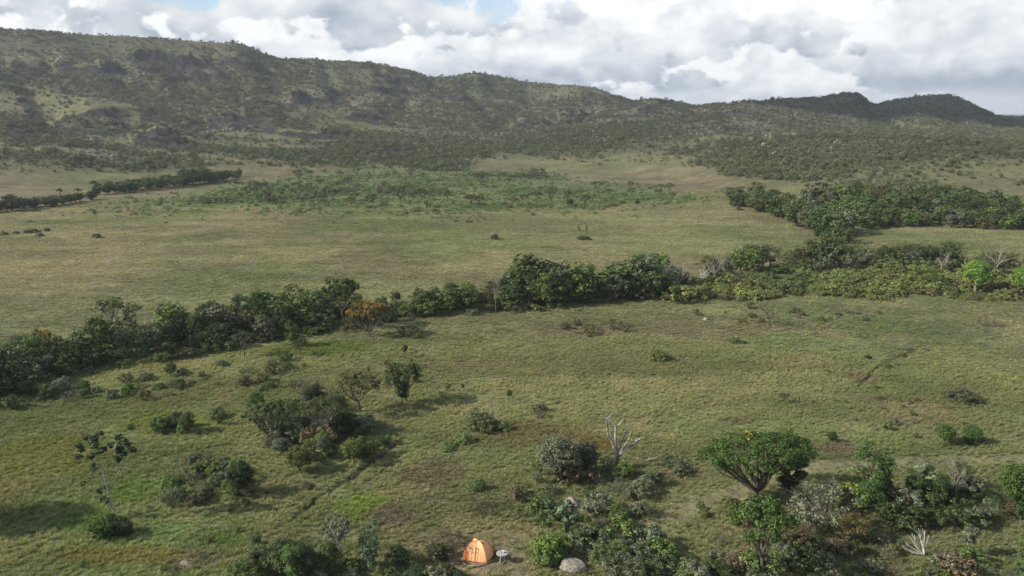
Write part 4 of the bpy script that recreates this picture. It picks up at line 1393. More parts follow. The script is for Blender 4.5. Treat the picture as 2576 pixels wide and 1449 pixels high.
put('shrub', 1380, 1408, 80, .9, (0.085, 0.125, 0.030), 'bright yellow-green bush right of the stone table', seed=0)
put('shrub', 1040, 1470, 52, 1.0, (0.034, 0.055, 0.022), 'dark bush at the bottom edge below the tent', seed=2)
put('shrub', 1150, 1462, 30, 1.1, (0.032, 0.056, 0.022), 'small dark plant at the bottom edge in front of the tent', seed=1)
put('sapling', 2433, 1400, 84, 1.05, (0.090, 0.100, 0.060), 'crooked pale sapling near the bottom right corner', seed=2, bark=M_BARK_PALE)
put('round', -120, 1330, 190, 1.2, MID, 'tree just outside the left edge casting its shadow on the meadow', seed=0)
put('mound', 1655, 905, 32, 1.0, (0.090, 0.098, 0.036), 'pale bush on the open meadow in front of the belt', seed=0)
put('mound', 1855, 862, 16, 1.3, (0.07, 0.09, 0.04), 'low grey-green bush on the right meadow', seed=1)
put('bare', 1935, 818, 62, .85, DARK, 'small dead tree with a spread crown on the right meadow', seed=0, bark=M_TWIG)
put('mound', 2418, 1005, 30, 1.5, (0.062, 0.066, 0.036), 'dark rounded shrub on the far right slope', seed=2)
put('twiggy', 2480, 820, 30, 1.3, (0.1, 0.085, 0.06), 'wispy bare shrub far right on the meadow', seed=1)


# ---- candelabra tree on the left: built limb by limb
def candelabra():
    q = hit(290, 1302)
    f = project(q[0], q[1], 0)[2]
    k = f / FPX / math.cos(R(27))

    def P3(px, py, dy=0.0):
        return np.array([(px - 290) * f / FPX, dy, (1302 - py) * k])
    o_ = thing('candelabra_tree', 'tall sparse tree with pale forking stems and big leaves, left foreground', 'tree', (q[0], q[1], ground(*q) - .05))
    rg = np.random.default_rng(5)
    W = Quads()
    stems = [([(290, 1302), (283, 1262), (277, 1215), (272, 1182)], .085, .06, 0), ([(272, 1182), (262, 1172), (250, 1160), (244, 1145), (238, 1130)], .05, .022, -.3),
             ([(272, 1182), (285, 1165), (296, 1150), (305, 1135), (312, 1118)], .05, .022, .4), ([(281, 1240), (295, 1215), (308, 1190), (318, 1165), (326, 1128)], .035, .016, .8),
             ([(278, 1225), (262, 1212), (250, 1204), (240, 1198)], .032, .016, -.6), ([(287, 1285), (276, 1262), (268, 1242), (264, 1230)], .03, .014, -.4),
             ([(250, 1160), (256, 1145), (266, 1128), (272, 1108)], .03, .014, .5), ([(272, 1182), (255, 1176), (242, 1172), (232, 1160)], .03, .014, -.9)]
    tips = []
    for pts, r0, r1, dy in stems:
        n_ = len(pts)
        pp = np.array([P3(*p, dy * i / (n_ - 1)) for i, p in enumerate(pts)])
        W.tube(pp, np.linspace(r0, r1, n_), 7)
        tips.append(pp[-1])
    part('trunk', W.mesh('candelabra_wood', M_BARK_PALE, True), o_)
    cl = [(228, 1122), (240, 1112), (252, 1118), (262, 1106), (274, 1100), (246, 1130), (262, 1126), (276, 1118), (238, 1140), (258, 1146), (270, 1142), (280, 1136), (246, 1156), (256, 1168), (236, 1160), (228, 1135),
          (306, 1120), (318, 1108), (330, 1104), (340, 1112), (345, 1122), (326, 1116), (312, 1128), (324, 1132), (318, 1142), (334, 1144), (346, 1142), (326, 1152), (232, 1196), (242, 1190), (236, 1206), (266, 1228), (260, 1240), (268, 1250), (272, 1262)]
    pos, nrm = [], []
    for px, py in cl:
        c_ = P3(px, py, rg.normal() * .5)
        m_ = 46 if py < 1170 else 26
        u_ = unit(rg.normal(size=(m_, 3)))
        pos.append(c_ + u_ * rg.uniform(.1, .34, (m_, 1)) * np.array([1, 1, .7]))
        nrm.append(u_ * .5 + np.array([0, 0, .9]) + rg.normal(size=(m_, 3)) * .3)
    V, Qd = leaf_quads(rg, np.concatenate(pos), np.concatenate(nrm), .23, 1.3)
    part('crown', qmesh('candelabra_leaves', V, Qd, [M_LEAF]), o_, (0.052, 0.078, 0.032))


candelabra()


# ---- dead silvery tree in the centre
def dead_tree():
    q = hit(1550, 1178)
    f = project(q[0], q[1], 0)[2]
    k = f / FPX / math.cos(R(25))

    def P3(p, dy):
        return np.array([(p[0] - 1550) * f / FPX, dy, (1178 - p[1]) * k])
    o_ = thing('dead_tree', 'large silver-grey dead tree with twisting bare limbs', 'tree', (q[0], q[1], ground(*q) - .05))
    T = Quads()
    limbs = [([(1550, 1182), (1551, 1165), (1551, 1150), (1553, 1138)], .26, .20, 0, 0),
             ([(1552, 1150), (1545, 1128), (1538, 1110), (1528, 1096), (1524, 1078), (1521, 1060), (1520, 1052), (1524, 1046), (1522, 1035), (1519, 1023)], .13, .035, 0, -.6),
             ([(1552, 1148), (1549, 1120), (1546, 1098), (1547, 1080), (1545, 1073), (1534, 1066), (1525, 1060)], .12, .05, 0, .5),
             ([(1546, 1085), (1552, 1078), (1560, 1072), (1566, 1066), (1570, 1062), (1572, 1064)], .075, .045, .3, 1.0),
             ([(1553, 1145), (1560, 1122), (1566, 1108), (1571, 1096), (1578, 1090), (1580, 1076), (1584, 1066)], .13, .05, 0, .9),
             ([(1556, 1142), (1568, 1120), (1576, 1108), (1580, 1096), (1582, 1086)], .11, .05, 0, -.5),
             ([(1556, 1144), (1572, 1128), (1588, 1118), (1600, 1108), (1612, 1098)], .15, .075, 0, -.2),
             ([(1592, 1116), (1598, 1106), (1602, 1102)], .07, .04, -.15, -.1),
             ([(1552, 1150), (1545, 1135), (1540, 1122)], .09, .04, 0, -.7),
             ([(1526, 1060), (1532, 1056), (1537, 1048), (1540, 1042)], .055, .03, .4, .7),
             ([(1521, 1056), (1514, 1052), (1512, 1047), (1515, 1044)], .045, .025, -.5, -.7),
             ([(1532, 1102), (1524, 1096), (1514, 1088)], .03, .012, -.2, -.4)]
    rg = np.random.default_rng(3)
    for i, (pts, r0, r1, d0, d1) in enumerate(limbs):
        n_ = len(pts)
        pp = np.array([P3(p, d0 + (d1 - d0) * j / (n_ - 1)) for j, p in enumerate(pts)])
        m_ = n_ * 3
        tt = np.linspace(0, n_ - 1, m_)
        pp = np.stack([np.interp(tt, np.arange(n_), pp[:, j]) for j in range(3)], 1)
        pp[1:-1] = (pp[:-2] + 2 * pp[1:-1] + pp[2:]) / 4
        rad = 1.0 * np.linspace(r0, r1, m_) * (1 + rg.normal(size=m_) * .06)
        if i == 0:
            rad[:4] *= np.array([1.5, 1.3, 1.12, 1.04])
        T = Quads()
        T.tube(pp, rad, 9)
        me_ = T.mesh('dead_limb', M_DEAD if i else M_GNARL, True)
        part('trunk' if i == 0 else 'limb', me_, o_)


dead_tree()


M_FAN = plain_material('sun_bleached_wood', (0.42, 0.39, 0.34), (0.68, 0.65, 0.59), 6)


# ---- bleached fallen branch, bottom right
def fan_branch(px, py, tips, name, lab, mat, r0):
    q = hit(px, py)
    f = project(q[0], q[1], 0)[2]
    rg = np.random.default_rng(int(px))
    o_ = thing(name, lab, 'branch', (q[0], q[1], ground(*q) + .02))
    for i, (tx, ty, dy) in enumerate(tips):
        e = np.array([(tx - px) * f / FPX, dy, max(.05, (py - ty) * f / FPX / math.cos(R(30)))])
        T = Quads()
        pp = bend(np.zeros(3), e, rg, .10, 7)
        T.tube(pp, np.linspace(r0, r0 * .25, 7), 6)
        for j in range(3):
            a = pp[rg.integers(2, 6)]
            e2 = a + (e - pp[0]) * rg.uniform(.2, .35) + rg.normal(size=3) * .12
            T.tube(bend(a, e2, rg, .1, 4), np.linspace(r0 * .4, r0 * .15, 4), 4)
        part('limb', T.mesh('bleached_limb', mat, True), o_)


fan_branch(2325, 1397, [(2264, 1374, -.2), (2270, 1380, .3), (2276, 1371, .1), (2284, 1352, .2), (2292, 1346, -.1), (2300, 1341, 0), (2308, 1337, .3), (2316, 1336, -.2), (2322, 1340, .1), (2327, 1345, -.2)], 'fallen_branch', 'bleached white fan of dead branches on the grass, lower right', M_FAN, .045)

fan_branch(1625, 1160, [(1590, 1152, .2), (1660, 1150, .3), (1640, 1146, 0), (1600, 1162, -.3)], 'fallen_branch', 'grey fallen branches lying right of the dead tree', M_DEAD, .05)
fan_branch(2025, 1325, [(1990, 1340, .1), (1984, 1348, -.1)], 'fallen_branch', 'pale bare branch low at the left of the gnarled tree', M_WHITE_WOOD, .05)

# ------------------------------------------------------------------ thickets of shrubs, each shrub its own thing
def thicket(where, poly, n, hrange, kinds, tints, group, hfix=None, margin=0):
    xs, ys = [p[0] for p in poly], [p[1] for p in poly]
    k = 0
    spots = []
    while k < n and len(spots) < 4000:
        px, py = rnd.uniform(min(xs), max(xs)), rnd.uniform(min(ys), max(ys))
        spots.append(1)
        if not in_poly(np.array([px]), np.array([py]), poly)[0]:
            continue
        if (1385 < px < 1500 and 1412 < py < 1480) or (1410 < px < 1470 and 1240 < py < 1310) or (1160 < px < 1330 and 1330 < py < 1480):
            continue                                  # boulders and camp stay clear
        q = hit(px, py)
        if q is None:
            continue
        kind, tn = rnd.choice(kinds), rnd.choice(tints)
        h = rnd.uniform(*hrange)
        if kind in ('mound', 'twiggy'):
            h *= .7
        adj = {'shrub': 'leafy', 'mound': 'low', 'open': 'loose', 'twiggy': 'bare twiggy'}.get(kind, kind)
        noun = 'shrub' if kind in SHRUBS else ('sapling' if kind == 'sapling' else 'little tree')
        adj = {'column': 'slim', 'round': 'round', 'sapling': 'thin', 'airy': 'airy'}.get(adj, adj)
        plant(kind, q[0], q[1], h, rnd.uniform(.85, 1.2), tuple(v * 1.22 for v in TINT[tn]), '%s %s %s %s' % (adj, tn, noun, where), group)
        k += 1


thicket('in the left thicket', [(380, 1075), (470, 1060), (640, 1040), (800, 1030), (960, 1080), (990, 1110), (940, 1150), (820, 1165), (700, 1150), (620, 1110), (520, 1095), (400, 1100)], 66, (.9, 2.5),
        ['shrub', 'open', 'open', 'twiggy', 'column', 'round', 'airy'], ['green', 'grey-green', 'dark green', 'brownish', 'light green'], 'shrubs of the left thicket')
thicket('in the low scrub right of the candelabra tree', [(400, 1260), (430, 1200), (500, 1165), (560, 1170), (640, 1210), (630, 1250), (560, 1275), (460, 1285)], 44, (.8, 2.0),
        ['shrub', 'open', 'twiggy', 'mound', 'twiggy'], ['green', 'grey-green', 'brownish', 'light green'], 'shrubs of the low scrub')
thicket('in the thicket below the dead tree', [(1290, 1260), (1330, 1200), (1440, 1175), (1560, 1160), (1650, 1190), (1660, 1260), (1640, 1320), (1560, 1330), (1440, 1320), (1300, 1310)], 50, (.8, 2.1),
        ['open', 'open', 'open', 'twiggy', 'twiggy', 'airy', 'sapling'], ['green', 'grey-green', 'grey-green', 'brownish', 'light green'], 'shrubs below the dead tree')
thicket('in the thicket right of the stone table', [(1330, 1455), (1340, 1400), (1420, 1360), (1520, 1340), (1640, 1345), (1720, 1400), (1760, 1470), (1500, 1480)], 46, (.9, 2.2),
        ['open', 'open', 'open', 'twiggy', 'airy', 'shrub'], ['green', 'grey-green', 'light green', 'light green', 'grey-green'], 'shrubs right of the table')
thicket('in the right thicket', [(2160, 1290), (2230, 1240), (2330, 1235), (2440, 1240), (2576, 1270), (2600, 1310), (2480, 1320), (2330, 1330), (2220, 1335)], 38, (.9, 2.2),
        ['shrub', 'open', 'open', 'twiggy', 'airy'], ['green', 'dark green', 'grey-green', 'brownish'], 'shrubs of the right thicket')
thicket('at the bottom right of the photo', [(1760, 1470), (1800, 1400), (1980, 1390), (2150, 1395), (2400, 1420), (2600, 1400), (2620, 1480)], 64, (.6, 1.9),
        ['twiggy', 'open', 'twiggy', 'shrub', 'open', 'airy'], ['green', 'grey-green', 'light green', 'brownish', 'dark green'], 'shrubs at the bottom right')
thicket('at the bottom left of the tent', [(800, 1470), (860, 1420), (960, 1400), (1080, 1400), (1150, 1440), (1130, 1480)], 20, (.7, 1.5),
        ['shrub', 'open', 'twiggy', 'mound'], ['green', 'dark green', 'brownish', 'grey-green'], 'shrubs left of the tent')
thicket('below the silvery tree at the bottom', [(560, 1470), (620, 1410), (760, 1400), (820, 1440), (800, 1480)], 14, (.8, 2.0), ['open', 'shrub', 'airy', 'twiggy'], ['green', 'grey-green', 'dark green', 'light green'], 'shrubs below the silvery tree')
thicket('in the brown scrub above the left thicket', [(200, 1000), (330, 955), (520, 920), (720, 905), (800, 930), (760, 985), (560, 990), (380, 1010)], 46, (.6, 1.6),
        ['twiggy', 'open', 'mound', 'twiggy', 'shrub'], ['brownish', 'olive', 'grey-green', 'green'], 'shrubs of the brown scrub')
thicket('on the meadow left under the belt', [(-60, 1030), (60, 985), (210, 975), (230, 1010), (60, 1030)], 16, (1.0, 2.2), ['shrub', 'twiggy', 'open', 'round'], ['dark green', 'grey-green', 'green'], 'shrubs under the belt at left')
thicket('beside the flowering tree', [(960, 850), (1020, 830), (1090, 835), (1060, 855)], 10, (.7, 1.4), ['twiggy', 'open', 'mound'], ['grey-green', 'brownish', 'olive'], 'shrubs beside the flowering tree')
thicket('above the dark two-storey tree', [(920, 930), (1000, 895), (1060, 890), (1080, 960), (960, 990)], 12, (.5, 1.3), ['twiggy', 'sapling', 'open'], ['brownish', 'olive'], 'shrubs above the two-storey tree')
thicket('in the reddish scrub before the belt', [(1400, 835), (1440, 808), (1560, 805), (1600, 830), (1500, 850)], 20, (.6, 1.5), ['twiggy', 'twiggy', 'open'], ['brownish', 'olive'], 'shrubs of the reddish scrub')
thicket('in the scrub on the right meadow', [(1690, 800), (1740, 775), (1900, 775), (2240, 785), (2230, 805), (1900, 815)], 26, (.5, 1.3), ['mound', 'twiggy', 'open'], ['brownish', 'olive', 'grey-green'], 'shrubs of the right meadow scrub')
thicket('in the scrub around the small dark rut', [(2040, 925), (2150, 890), (2300, 875), (2420, 855), (2330, 900), (2200, 960), (2090, 960)], 18, (.4, 1.0), ['mound', 'mound', 'twiggy'], ['grey-green', 'olive', 'dark green'], 'shrubs around the rut')
thicket('on the dry right slope', [(2060, 1000), (2200, 970), (2420, 1050), (2500, 1120), (2350, 1130), (2120, 1060)], 30, (.35, .9), ['mound', 'twiggy', 'open'], ['brownish', 'grey-green', 'olive', 'green'], 'shrubs on the dry slope')
thicket('below the candelabra tree', [(480, 1310), (700, 1240), (780, 1180), (800, 1230), (760, 1260), (640, 1320)], 10, (.4, .9), ['mound', 'twiggy'], ['brownish', 'olive'], 'shrubs below the candelabra tree')
thicket('around the gnarled tree', [(1760, 1280), (1830, 1250), (1960, 1300), (2160, 1330), (2200, 1390), (2000, 1400), (1800, 1370)], 42, (.5, 1.4), ['twiggy', 'open', 'shrub', 'twiggy'], ['brownish', 'grey-green', 'green', 'olive'], 'shrubs around the gnarled tree')
thicket('right of the gnarled tree', [(2140, 1400), (2200, 1350), (2300, 1330), (2250, 1400)], 8, (.4, 1.0), ['twiggy', 'open', 'mound'], ['brownish', 'olive', 'grey-green'], 'shrubs right of the gnarled tree')
thicket('beside the dead tree on the meadow', [(1660, 1185), (1690, 1170), (1720, 1185), (1700, 1205)], 5, (.7, 1.3), ['shrub', 'open'], ['dark green', 'grey-green'], 'shrubs right of the dead tree')
thicket('on the lower left meadow', [(60, 1440), (380, 1400), (600, 1330), (560, 1440)], 8, (.35, .8), ['mound', 'open'], ['grey-green', 'light green', 'brownish'], 'shrubs of the lower left meadow')

# ------------------------------------------------------------------ camp: tent, table, logs, stakes
def cloth_material(name, c0, c1):
    m_, n_, p_ = new_mat(name)
    tc = n_.node('ShaderNodeTexCoord').outputs['Object']
    f = n_.noise(tc, 3.0, 5, 0.6)
    col_ = n_.mix(n_.ss(f, .3, .7), c0, c1)
    n_.l.new(col_, p_.inputs['Base Color'])
    p_.inputs['Roughness'].default_value = .55
    p_.inputs['Specular IOR Level'].default_value = .35
    tr = n_.node('ShaderNodeBsdfTranslucent')
    n_.l.new(col_, tr.inputs['Color'])
    mx = n_.node('ShaderNodeMixShader')
    mx.inputs[0].default_value = .22
    n_.l.new(p_.outputs[0], mx.inputs[1])
    n_.l.new(tr.outputs[0], mx.inputs[2])
    n_.l.new(mx.outputs[0], n_.n['Material Output'].inputs['Surface'])
    b_ = n_.node('ShaderNodeBump')
    b_.inputs['Strength'].default_value = .5
    b_.inputs['Distance'].default_value = .02
    n_.l.new(n_.noise(n_.v('MULTIPLY', tc, (1.0, 1.0, .35)), 9.0, 3, .6), b_.inputs['Height'])
    n_.l.new(b_.outputs[0], p_.inputs['Normal'])
    return m_


M_TENT = cloth_material('orange_tent_cloth', (0.90, 0.48, 0.23), (0.93, 0.53, 0.27))
M_TENT_DARK = cloth_material('dark_orange_hem', (0.50, 0.13, 0.04), (0.60, 0.18, 0.06))
M_SEAM = plain_material('tent_seam', (0.55, 0.20, 0.07), (0.62, 0.24, 0.09), 8)
M_VENT = plain_material('vent_mesh', (0.03, 0.028, 0.035), (0.06, 0.055, 0.065), 20)
M_POLE = plain_material('tent_pole', (0.25, 0.25, 0.26), (0.35, 0.35, 0.36), 10, .4, 0, .5)
M_STONE = plain_material('pale_concrete', (0.24, 0.24, 0.22), (0.38, 0.38, 0.35), 7, .9, .01)
M_LOG = plain_material('dry_log', (0.15, 0.11, 0.075), (0.30, 0.235, 0.165), 9, .95, .01)
M_CHAR = plain_material('dark_branch', (0.035, 0.024, 0.018), (0.075, 0.055, 0.042), 8)
M_WHITE = plain_material('white_enamel', (0.70, 0.70, 0.68), (0.80, 0.80, 0.78), 5, .4, 0, .5)
M_DARKPL = plain_material('dark_plastic', (0.03, 0.032, 0.03), (0.06, 0.06, 0.055), 6, .5, 0, .4)
M_STAKE = plain_material('cut_wood_stake', (0.34, 0.18, 0.10), (0.50, 0.32, 0.20), 8)


def W3(px, py):
    q = hit(px, py)
    return np.array([q[0], q[1], ground(*q)])


S8 = 2576 / 3840


def Z(zx, zy):
    """spot in the enlarged camp view -> photo at 2576"""
    return (1650 + zx / 8.05) * S8, (1980 + zy / 8.05) * S8


def tent():
    A, Cc, Dd = (W3(*Z(*p))[:2] for p in ((690, 965), (1400, 1080), (1620, 840)))
    Bb = A + Dd - Cc
    cen = (A + Cc + Dd + Bb) / 4
    gz0 = ground(*cen)
    e1, e2 = (Cc - A) / 2, (A - Bb) / 2            # u across the front, v towards the camera
    H = 1.42
    o_ = thing('dome_tent', 'small orange dome tent pitched on a bare clearing', 'tent', (cen[0], cen[1], gz0))
    rg = np.random.default_rng(2)

    def surf(u, v, lift=0.0):
        u, v = np.asarray(u, float), np.asarray(v, float)
        m_ = np.maximum(np.abs(u), np.abs(v))
        q_ = np.minimum(np.abs(u), np.abs(v)) / (m_ + 1e-6)
        p_ = 2.2 + 1.5 * q_ ** 2.0                         # taut panels, bowed ribs on the diagonals
        z = (H + lift) * (1 - m_ ** p_)
        # plan bows out a little between the ground and the top
        k = 1 + .05 * np.sin(np.pi * np.clip(z / H, 0, 1))
        # slack folds running down the front panel
        front = np.clip((v - np.abs(u)) * 2, 0, 1)
        fold = .020 * np.sin(u * 26 + 4 * v) * front * m_ + .045 * np.exp(-((u + .12 * (1 - v) - .02) / .035) ** 2) * front * sstep(m_, .3, .7)
        fold = fold - .03 * np.exp(-((u - .42 * v + .02) / .05) ** 2) * front * sstep(m_, .45, .8)
        P_ = (u * k)[..., None] * np.r_[e1, 0] + (v * k + fold)[..., None] * np.r_[e2, 0]
        P_[..., 2] = z + lift * .5
        return P_
    g_ = np.linspace(-1, 1, 61)

    def panel(name, mask, mat):
        U, V_ = np.meshgrid(g_, g_)
        P_ = surf(U, V_).reshape(-1, 3)
        idx = np.arange(61 * 61).reshape(61, 61)
        q_ = np.stack([idx[:-1, :-1], idx[:-1, 1:], idx[1:, 1:], idx[1:, :-1]], -1).reshape(-1, 4)
        cu, cv = (U[:-1, :-1] + U[1:, 1:]).ravel() / 2, (V_[:-1, :-1] + V_[1:, 1:]).ravel() / 2
        sel = q_[mask(cu, cv)][:, ::-1]
        use = np.unique(sel)
        remap = np.full(len(P_), -1)
        remap[use] = np.arange(len(use))
        me_ = qmesh('tent_' + name, P_[use], remap[sel], [mat], True)
        return part(name, me_, o_)
    front = panel('front_panel', lambda u, v: (v >= np.abs(u)), M_TENT)
    side = panel('side_panel', lambda u, v: (u > np.abs(v)), M_TENT)
    panel('rear_panel', lambda u, v: (-v >= np.abs(u)), M_TENT)
    panel('side_panel', lambda u, v: (-u > np.abs(v)), M_TENT)
    # ribs over the two crossed poles, a short top ridge, the middle seam of the front
    t_ = np.linspace(-1, 1, 41)
    for su in (1, -1):
        Tb = Quads()
        Tb.tube(surf(t_, su * t_, .012), np.full(41, .016), 6)
        part('pole_sleeve', Tb.mesh('tent_sleeve', M_SEAM, True), o_)
    Tb = Quads()
    tv = np.linspace(.05, .995, 24)
    Tb.tube(surf(-.12 * (1 - tv) + .02, tv, .012), np.full(24, .011), 5)
    part('zip_seam', Tb.mesh('tent_zip', M_TENT_DARK, True), front)
    # hem strip along the ground
    for (u0, v0), (u1, v1) in (((-1, 1), (1, 1)), ((1, 1), (1, -1)), ((1, -1), (-1, -1)), ((-1, -1), (-1, 1))):
        s_ = np.linspace(0, 1, 14)
        Pb = surf(u0 + (u1 - u0) * s_, v0 + (v1 - v0) * s_)
        Tb = Quads()
        Tb.tube(Pb * np.array([1.01, 1.01, 1]) + np.array([0, 0, .02]), .035 + rg.uniform(-.008, .012, 14), 6)
        part('hem', Tb.mesh('tent_hem', M_TENT_DARK, True), o_)
    # darker patch at the left corner and the vent patch high on the shaded side
    U, V_ = np.meshgrid(np.linspace(-.985, -.60, 8), np.linspace(.80, .985, 6))
    P_ = surf(U, V_, .02)
    P_[..., 1] -= .012
    idx = np.arange(48).reshape(6, 8)
    q_ = np.stack([idx[:-1, :-1], idx[:-1, 1:], idx[1:, 1:], idx[1:, :-1]], -1).reshape(-1, 4)[:, ::-1]
    part('corner_patch', qmesh('tent_corner', P_.reshape(-1, 3), q_, [M_TENT_DARK], True), front)
    U, V_ = np.meshgrid(np.linspace(.30, .46, 5), np.linspace(-.02, .20, 5))
    P_ = surf(U, V_, .02)
    idx = np.arange(25).reshape(5, 5)
    q_ = np.stack([idx[:-1, :-1], idx[:-1, 1:], idx[1:, 1:], idx[1:, :-1]], -1).reshape(-1, 4)[:, ::-1]
    part('vent', qmesh('tent_vent', P_.reshape(-1, 3), q_, [M_VENT], True), side)
    # guy lines to the left
    for e in ((-1.75, -.35), (-1.35, -1.5), (1.5, -1.2)):
        Tb = Quads()
        a_ = surf(np.array([np.sign(e[0]) * .62]), np.array([-.55 if e[1] < -.5 else -.1]))[0]
        b_ = e[0] * np.r_[e1, 0] + e[1] * np.r_[e2, 0]
        Tb.tube(np.array([a_, (a_ + b_) / 2, b_]), np.full(3, .008), 4)
        part('guy_line', Tb.mesh('tent_guy', M_CHAR), o_)


tent()


def table():
    import bmesh
    c = W3(*Z(1885, 1010))
    o_ = thing('stone_table', 'round pale stone table on short legs beside the tent', 'table', tuple(c))
    rg = np.random.default_rng(4)
    n_ = 28
    a = np.linspace(0, 2 * np.pi, n_, endpoint=False)
    rad = .42 * (1 + .05 * np.sin(a * 2 + 1) + .03 * np.sin(a * 5))
    rings = [(.90, .60), (1.0, .62), (1.0, .665), (.97, .68), (.5, .683), (.02, .683)]
    V = np.concatenate([np.c_[np.cos(a) * rad * k, np.sin(a) * rad * k, np.full(n_, z)] for k, z in [(.02, .60)] + rings])
    m_ = len(rings) + 1
    i = np.arange(m_ * n_).reshape(m_, n_)
    j = np.roll(i, -1, 1)
    Qd = np.stack([i[:-1], j[:-1], j[1:], i[1:]], -1).reshape(-1, 4)
    part('table_top', qmesh('table_top', V, Qd, [M_STONE], False), o_)
    for k, (dx_, dy_) in enumerate(((-.13, -.12), (.14, -.06), (0, .16))):
        Tb = Quads()
        Tb.tube(np.array([[dx_ * 1.35, dy_ * 1.35, -.04], [dx_, dy_, .3], [dx_ * .8, dy_ * .8, .61]]), [.06, .045, .05], 7)
        part('leg', Tb.mesh('table_leg', M_STONE, True), o_)

    def lathe(prof, mat, name, lab, cat, loc, rz=0.0):
        aa = np.linspace(0, 2 * np.pi, 12, endpoint=False)
        V_ = np.concatenate([np.c_[np.cos(aa) * r, np.sin(aa) * r, np.full(12, z)] for r, z in prof])
        ii_ = np.arange(len(prof) * 12).reshape(-1, 12)
        jj_ = np.roll(ii_, -1, 1)
        one(name, qmesh(name, V_, np.stack([ii_[:-1], jj_[:-1], jj_[1:], ii_[1:]], -1).reshape(-1, 4), [mat], True), lab, cat, loc, rz)
    zt = c[2] + .684
    lathe([(.001, 0), (.045, 0), (.047, .02), (.047, .17), (.03, .20), (.022, .215), (.022, .25), (.001, .25)], M_WHITE, 'water_bottle', 'white upright bottle on the stone table', 'bottle', (c[0] + .05, c[1] - .02, zt))
    lathe([(.001, 0), (.04, 0), (.046, .09), (.040, .09), (.036, .01), (.001, .01)], M_DARKPL, 'mug', 'small dark mug beside the white bottle on the table', 'mug', (c[0] - .06, c[1] + .0, zt))
    bm = bmesh.new()
    bmesh.ops.create_cube(bm, size=1)
    for v in bm.verts:
        v.co = Vector((v.co.x * .30 * (1 if v.co.y > 0 else .92), v.co.y * .05, (v.co.z + .5) * .025))
    bmesh.ops.bevel(bm, geom=list(bm.edges), offset=.006, segments=2, affect='EDGES')
    me_ = bpy.data.meshes.new('knife_case')
    bm.to_mesh(me_)
    bm.free()
    me_.materials.append(M_DARKPL)
    one('knife_case', me_, 'long dark case lying at the right rim of the stone table', 'case', (c[0] + .22, c[1] + .04, zt), -.1)


table()


def stick(pts, r0, r1, mat, name, lab, cat='log', group=None, up=.05, arch=0.0, seed=0):
    """a stick laid over spots of the camp"""
    P_ = np.array([W3(*Z(*p)) for p in pts])
    n_ = len(P_)
    t_ = np.linspace(0, n_ - 1, n_ * 4)
    Q_ = np.stack([np.interp(t_, np.arange(n_), P_[:, j]) for j in range(3)], 1)
    Q_[1:-1] = (Q_[:-2] + 2 * Q_[1:-1] + Q_[2:]) / 4
    rg = np.random.default_rng(seed + 9)
    Q_[:, 2] += up + arch * np.sin(np.linspace(0, np.pi * .75, len(Q_))) + rg.normal(size=len(Q_)) * .008
    base = Q_[0].copy()
    Tb = Quads()
    Tb.tube(Q_ - base, np.linspace(r0, r1, len(Q_)) * (1 + rg.normal(size=len(Q_)) * .08), 7)
    one(name, Tb.mesh(name, mat, True), lab, cat, tuple(base), 0.0, group)


G_ = 'logs laid around the tent'
stick([(640, 1050), (800, 1130), (1000, 1175), (1200, 1165)], .050, .035, M_LOG, 'log', 'long curved log in front of the tent, left part', group=G_)
stick([(1010, 1185), (1200, 1150), (1400, 1105), (1600, 1010)], .055, .040, M_LOG, 'log', 'long log in front of the tent reaching to the right', group=G_, seed=1)
stick([(1430, 1090), (1590, 1000), (1640, 960)], .045, .030, M_LOG, 'log', 'short log by the right front corner of the tent', group=G_, seed=2)
stick([(620, 1010), (760, 1050), (900, 1100)], .040, .030, M_CHAR, 'log', 'dark thin log at the left front corner of the tent', group=G_, seed=3)
stick([(720, 600), (830, 545), (960, 480)], .030, .022, M_CHAR, 'log', 'dark pole leaning behind the left of the tent', group=G_, up=.15, arch=.2, seed=4)
BR = 'dark branches piled right of the tent'
for k, (pts, nm) in enumerate([([(1560, 800), (1530, 700), (1500, 590)], 'nearest the tent'), ([(1600, 830), (1600, 720), (1595, 640)], 'second from the tent'), ([(1620, 850), (1660, 740), (1675, 660)], 'third from the tent'),
                               ([(1640, 870), (1710, 760), (1690, 640)], 'fourth from the tent'), ([(1600, 960), (1690, 880), (1735, 760)], 'outermost, curving round'), ([(1590, 930), (1640, 850), (1700, 730)], 'crossing the others')]):
    stick(pts, .035, .016, M_CHAR, 'branch', 'dark branch of the pile right of the tent, %s' % nm, 'branch', BR, .06, .16, k)
stick([(1880, 1115), (1950, 1060), (2010, 1020)], .045, .04, M_LOG, 'log', 'short dark log under the stone table', 'log', None, .05, 0, 7)
for k, (p, h_, lab) in enumerate([((1905, 540), .34, 'reddish wooden stake in the grass above the stone table'), ((1960, 440), .26, 'small pale stake furthest behind the stone table'), ((1415, 1420), .38, 'pale wooden stake in the grass at the bottom below the tent'),
                                  ((1800, 920), .26, 'leaning stake left of the stone table'), ((550, 1400), .40, 'dark stake at the bottom left of the tent')]):
    c = W3(*Z(*p))
    Tb = Quads()
    Tb.tube(np.array([[0, 0, -.05], [.01, 0, h_ * .5], [.03 * (k - 2), 0, h_]]), [.036, .034, .030], 7)
    Tb.tube(np.array([[.03 * (k - 2), 0, h_], [.03 * (k - 2), 0, h_ + .008]]), [.030, .002], 7)
    one('stake', Tb.mesh('stake', M_STAKE if k != 4 else M_CHAR, False), lab, 'stake', tuple(c), 0, 'stakes around the camp')

M_PALE_ROCK = plain_material('sandstone', (0.12, 0.104, 0.084), (0.34, 0.305, 0.25), 4.5, .95, .04)
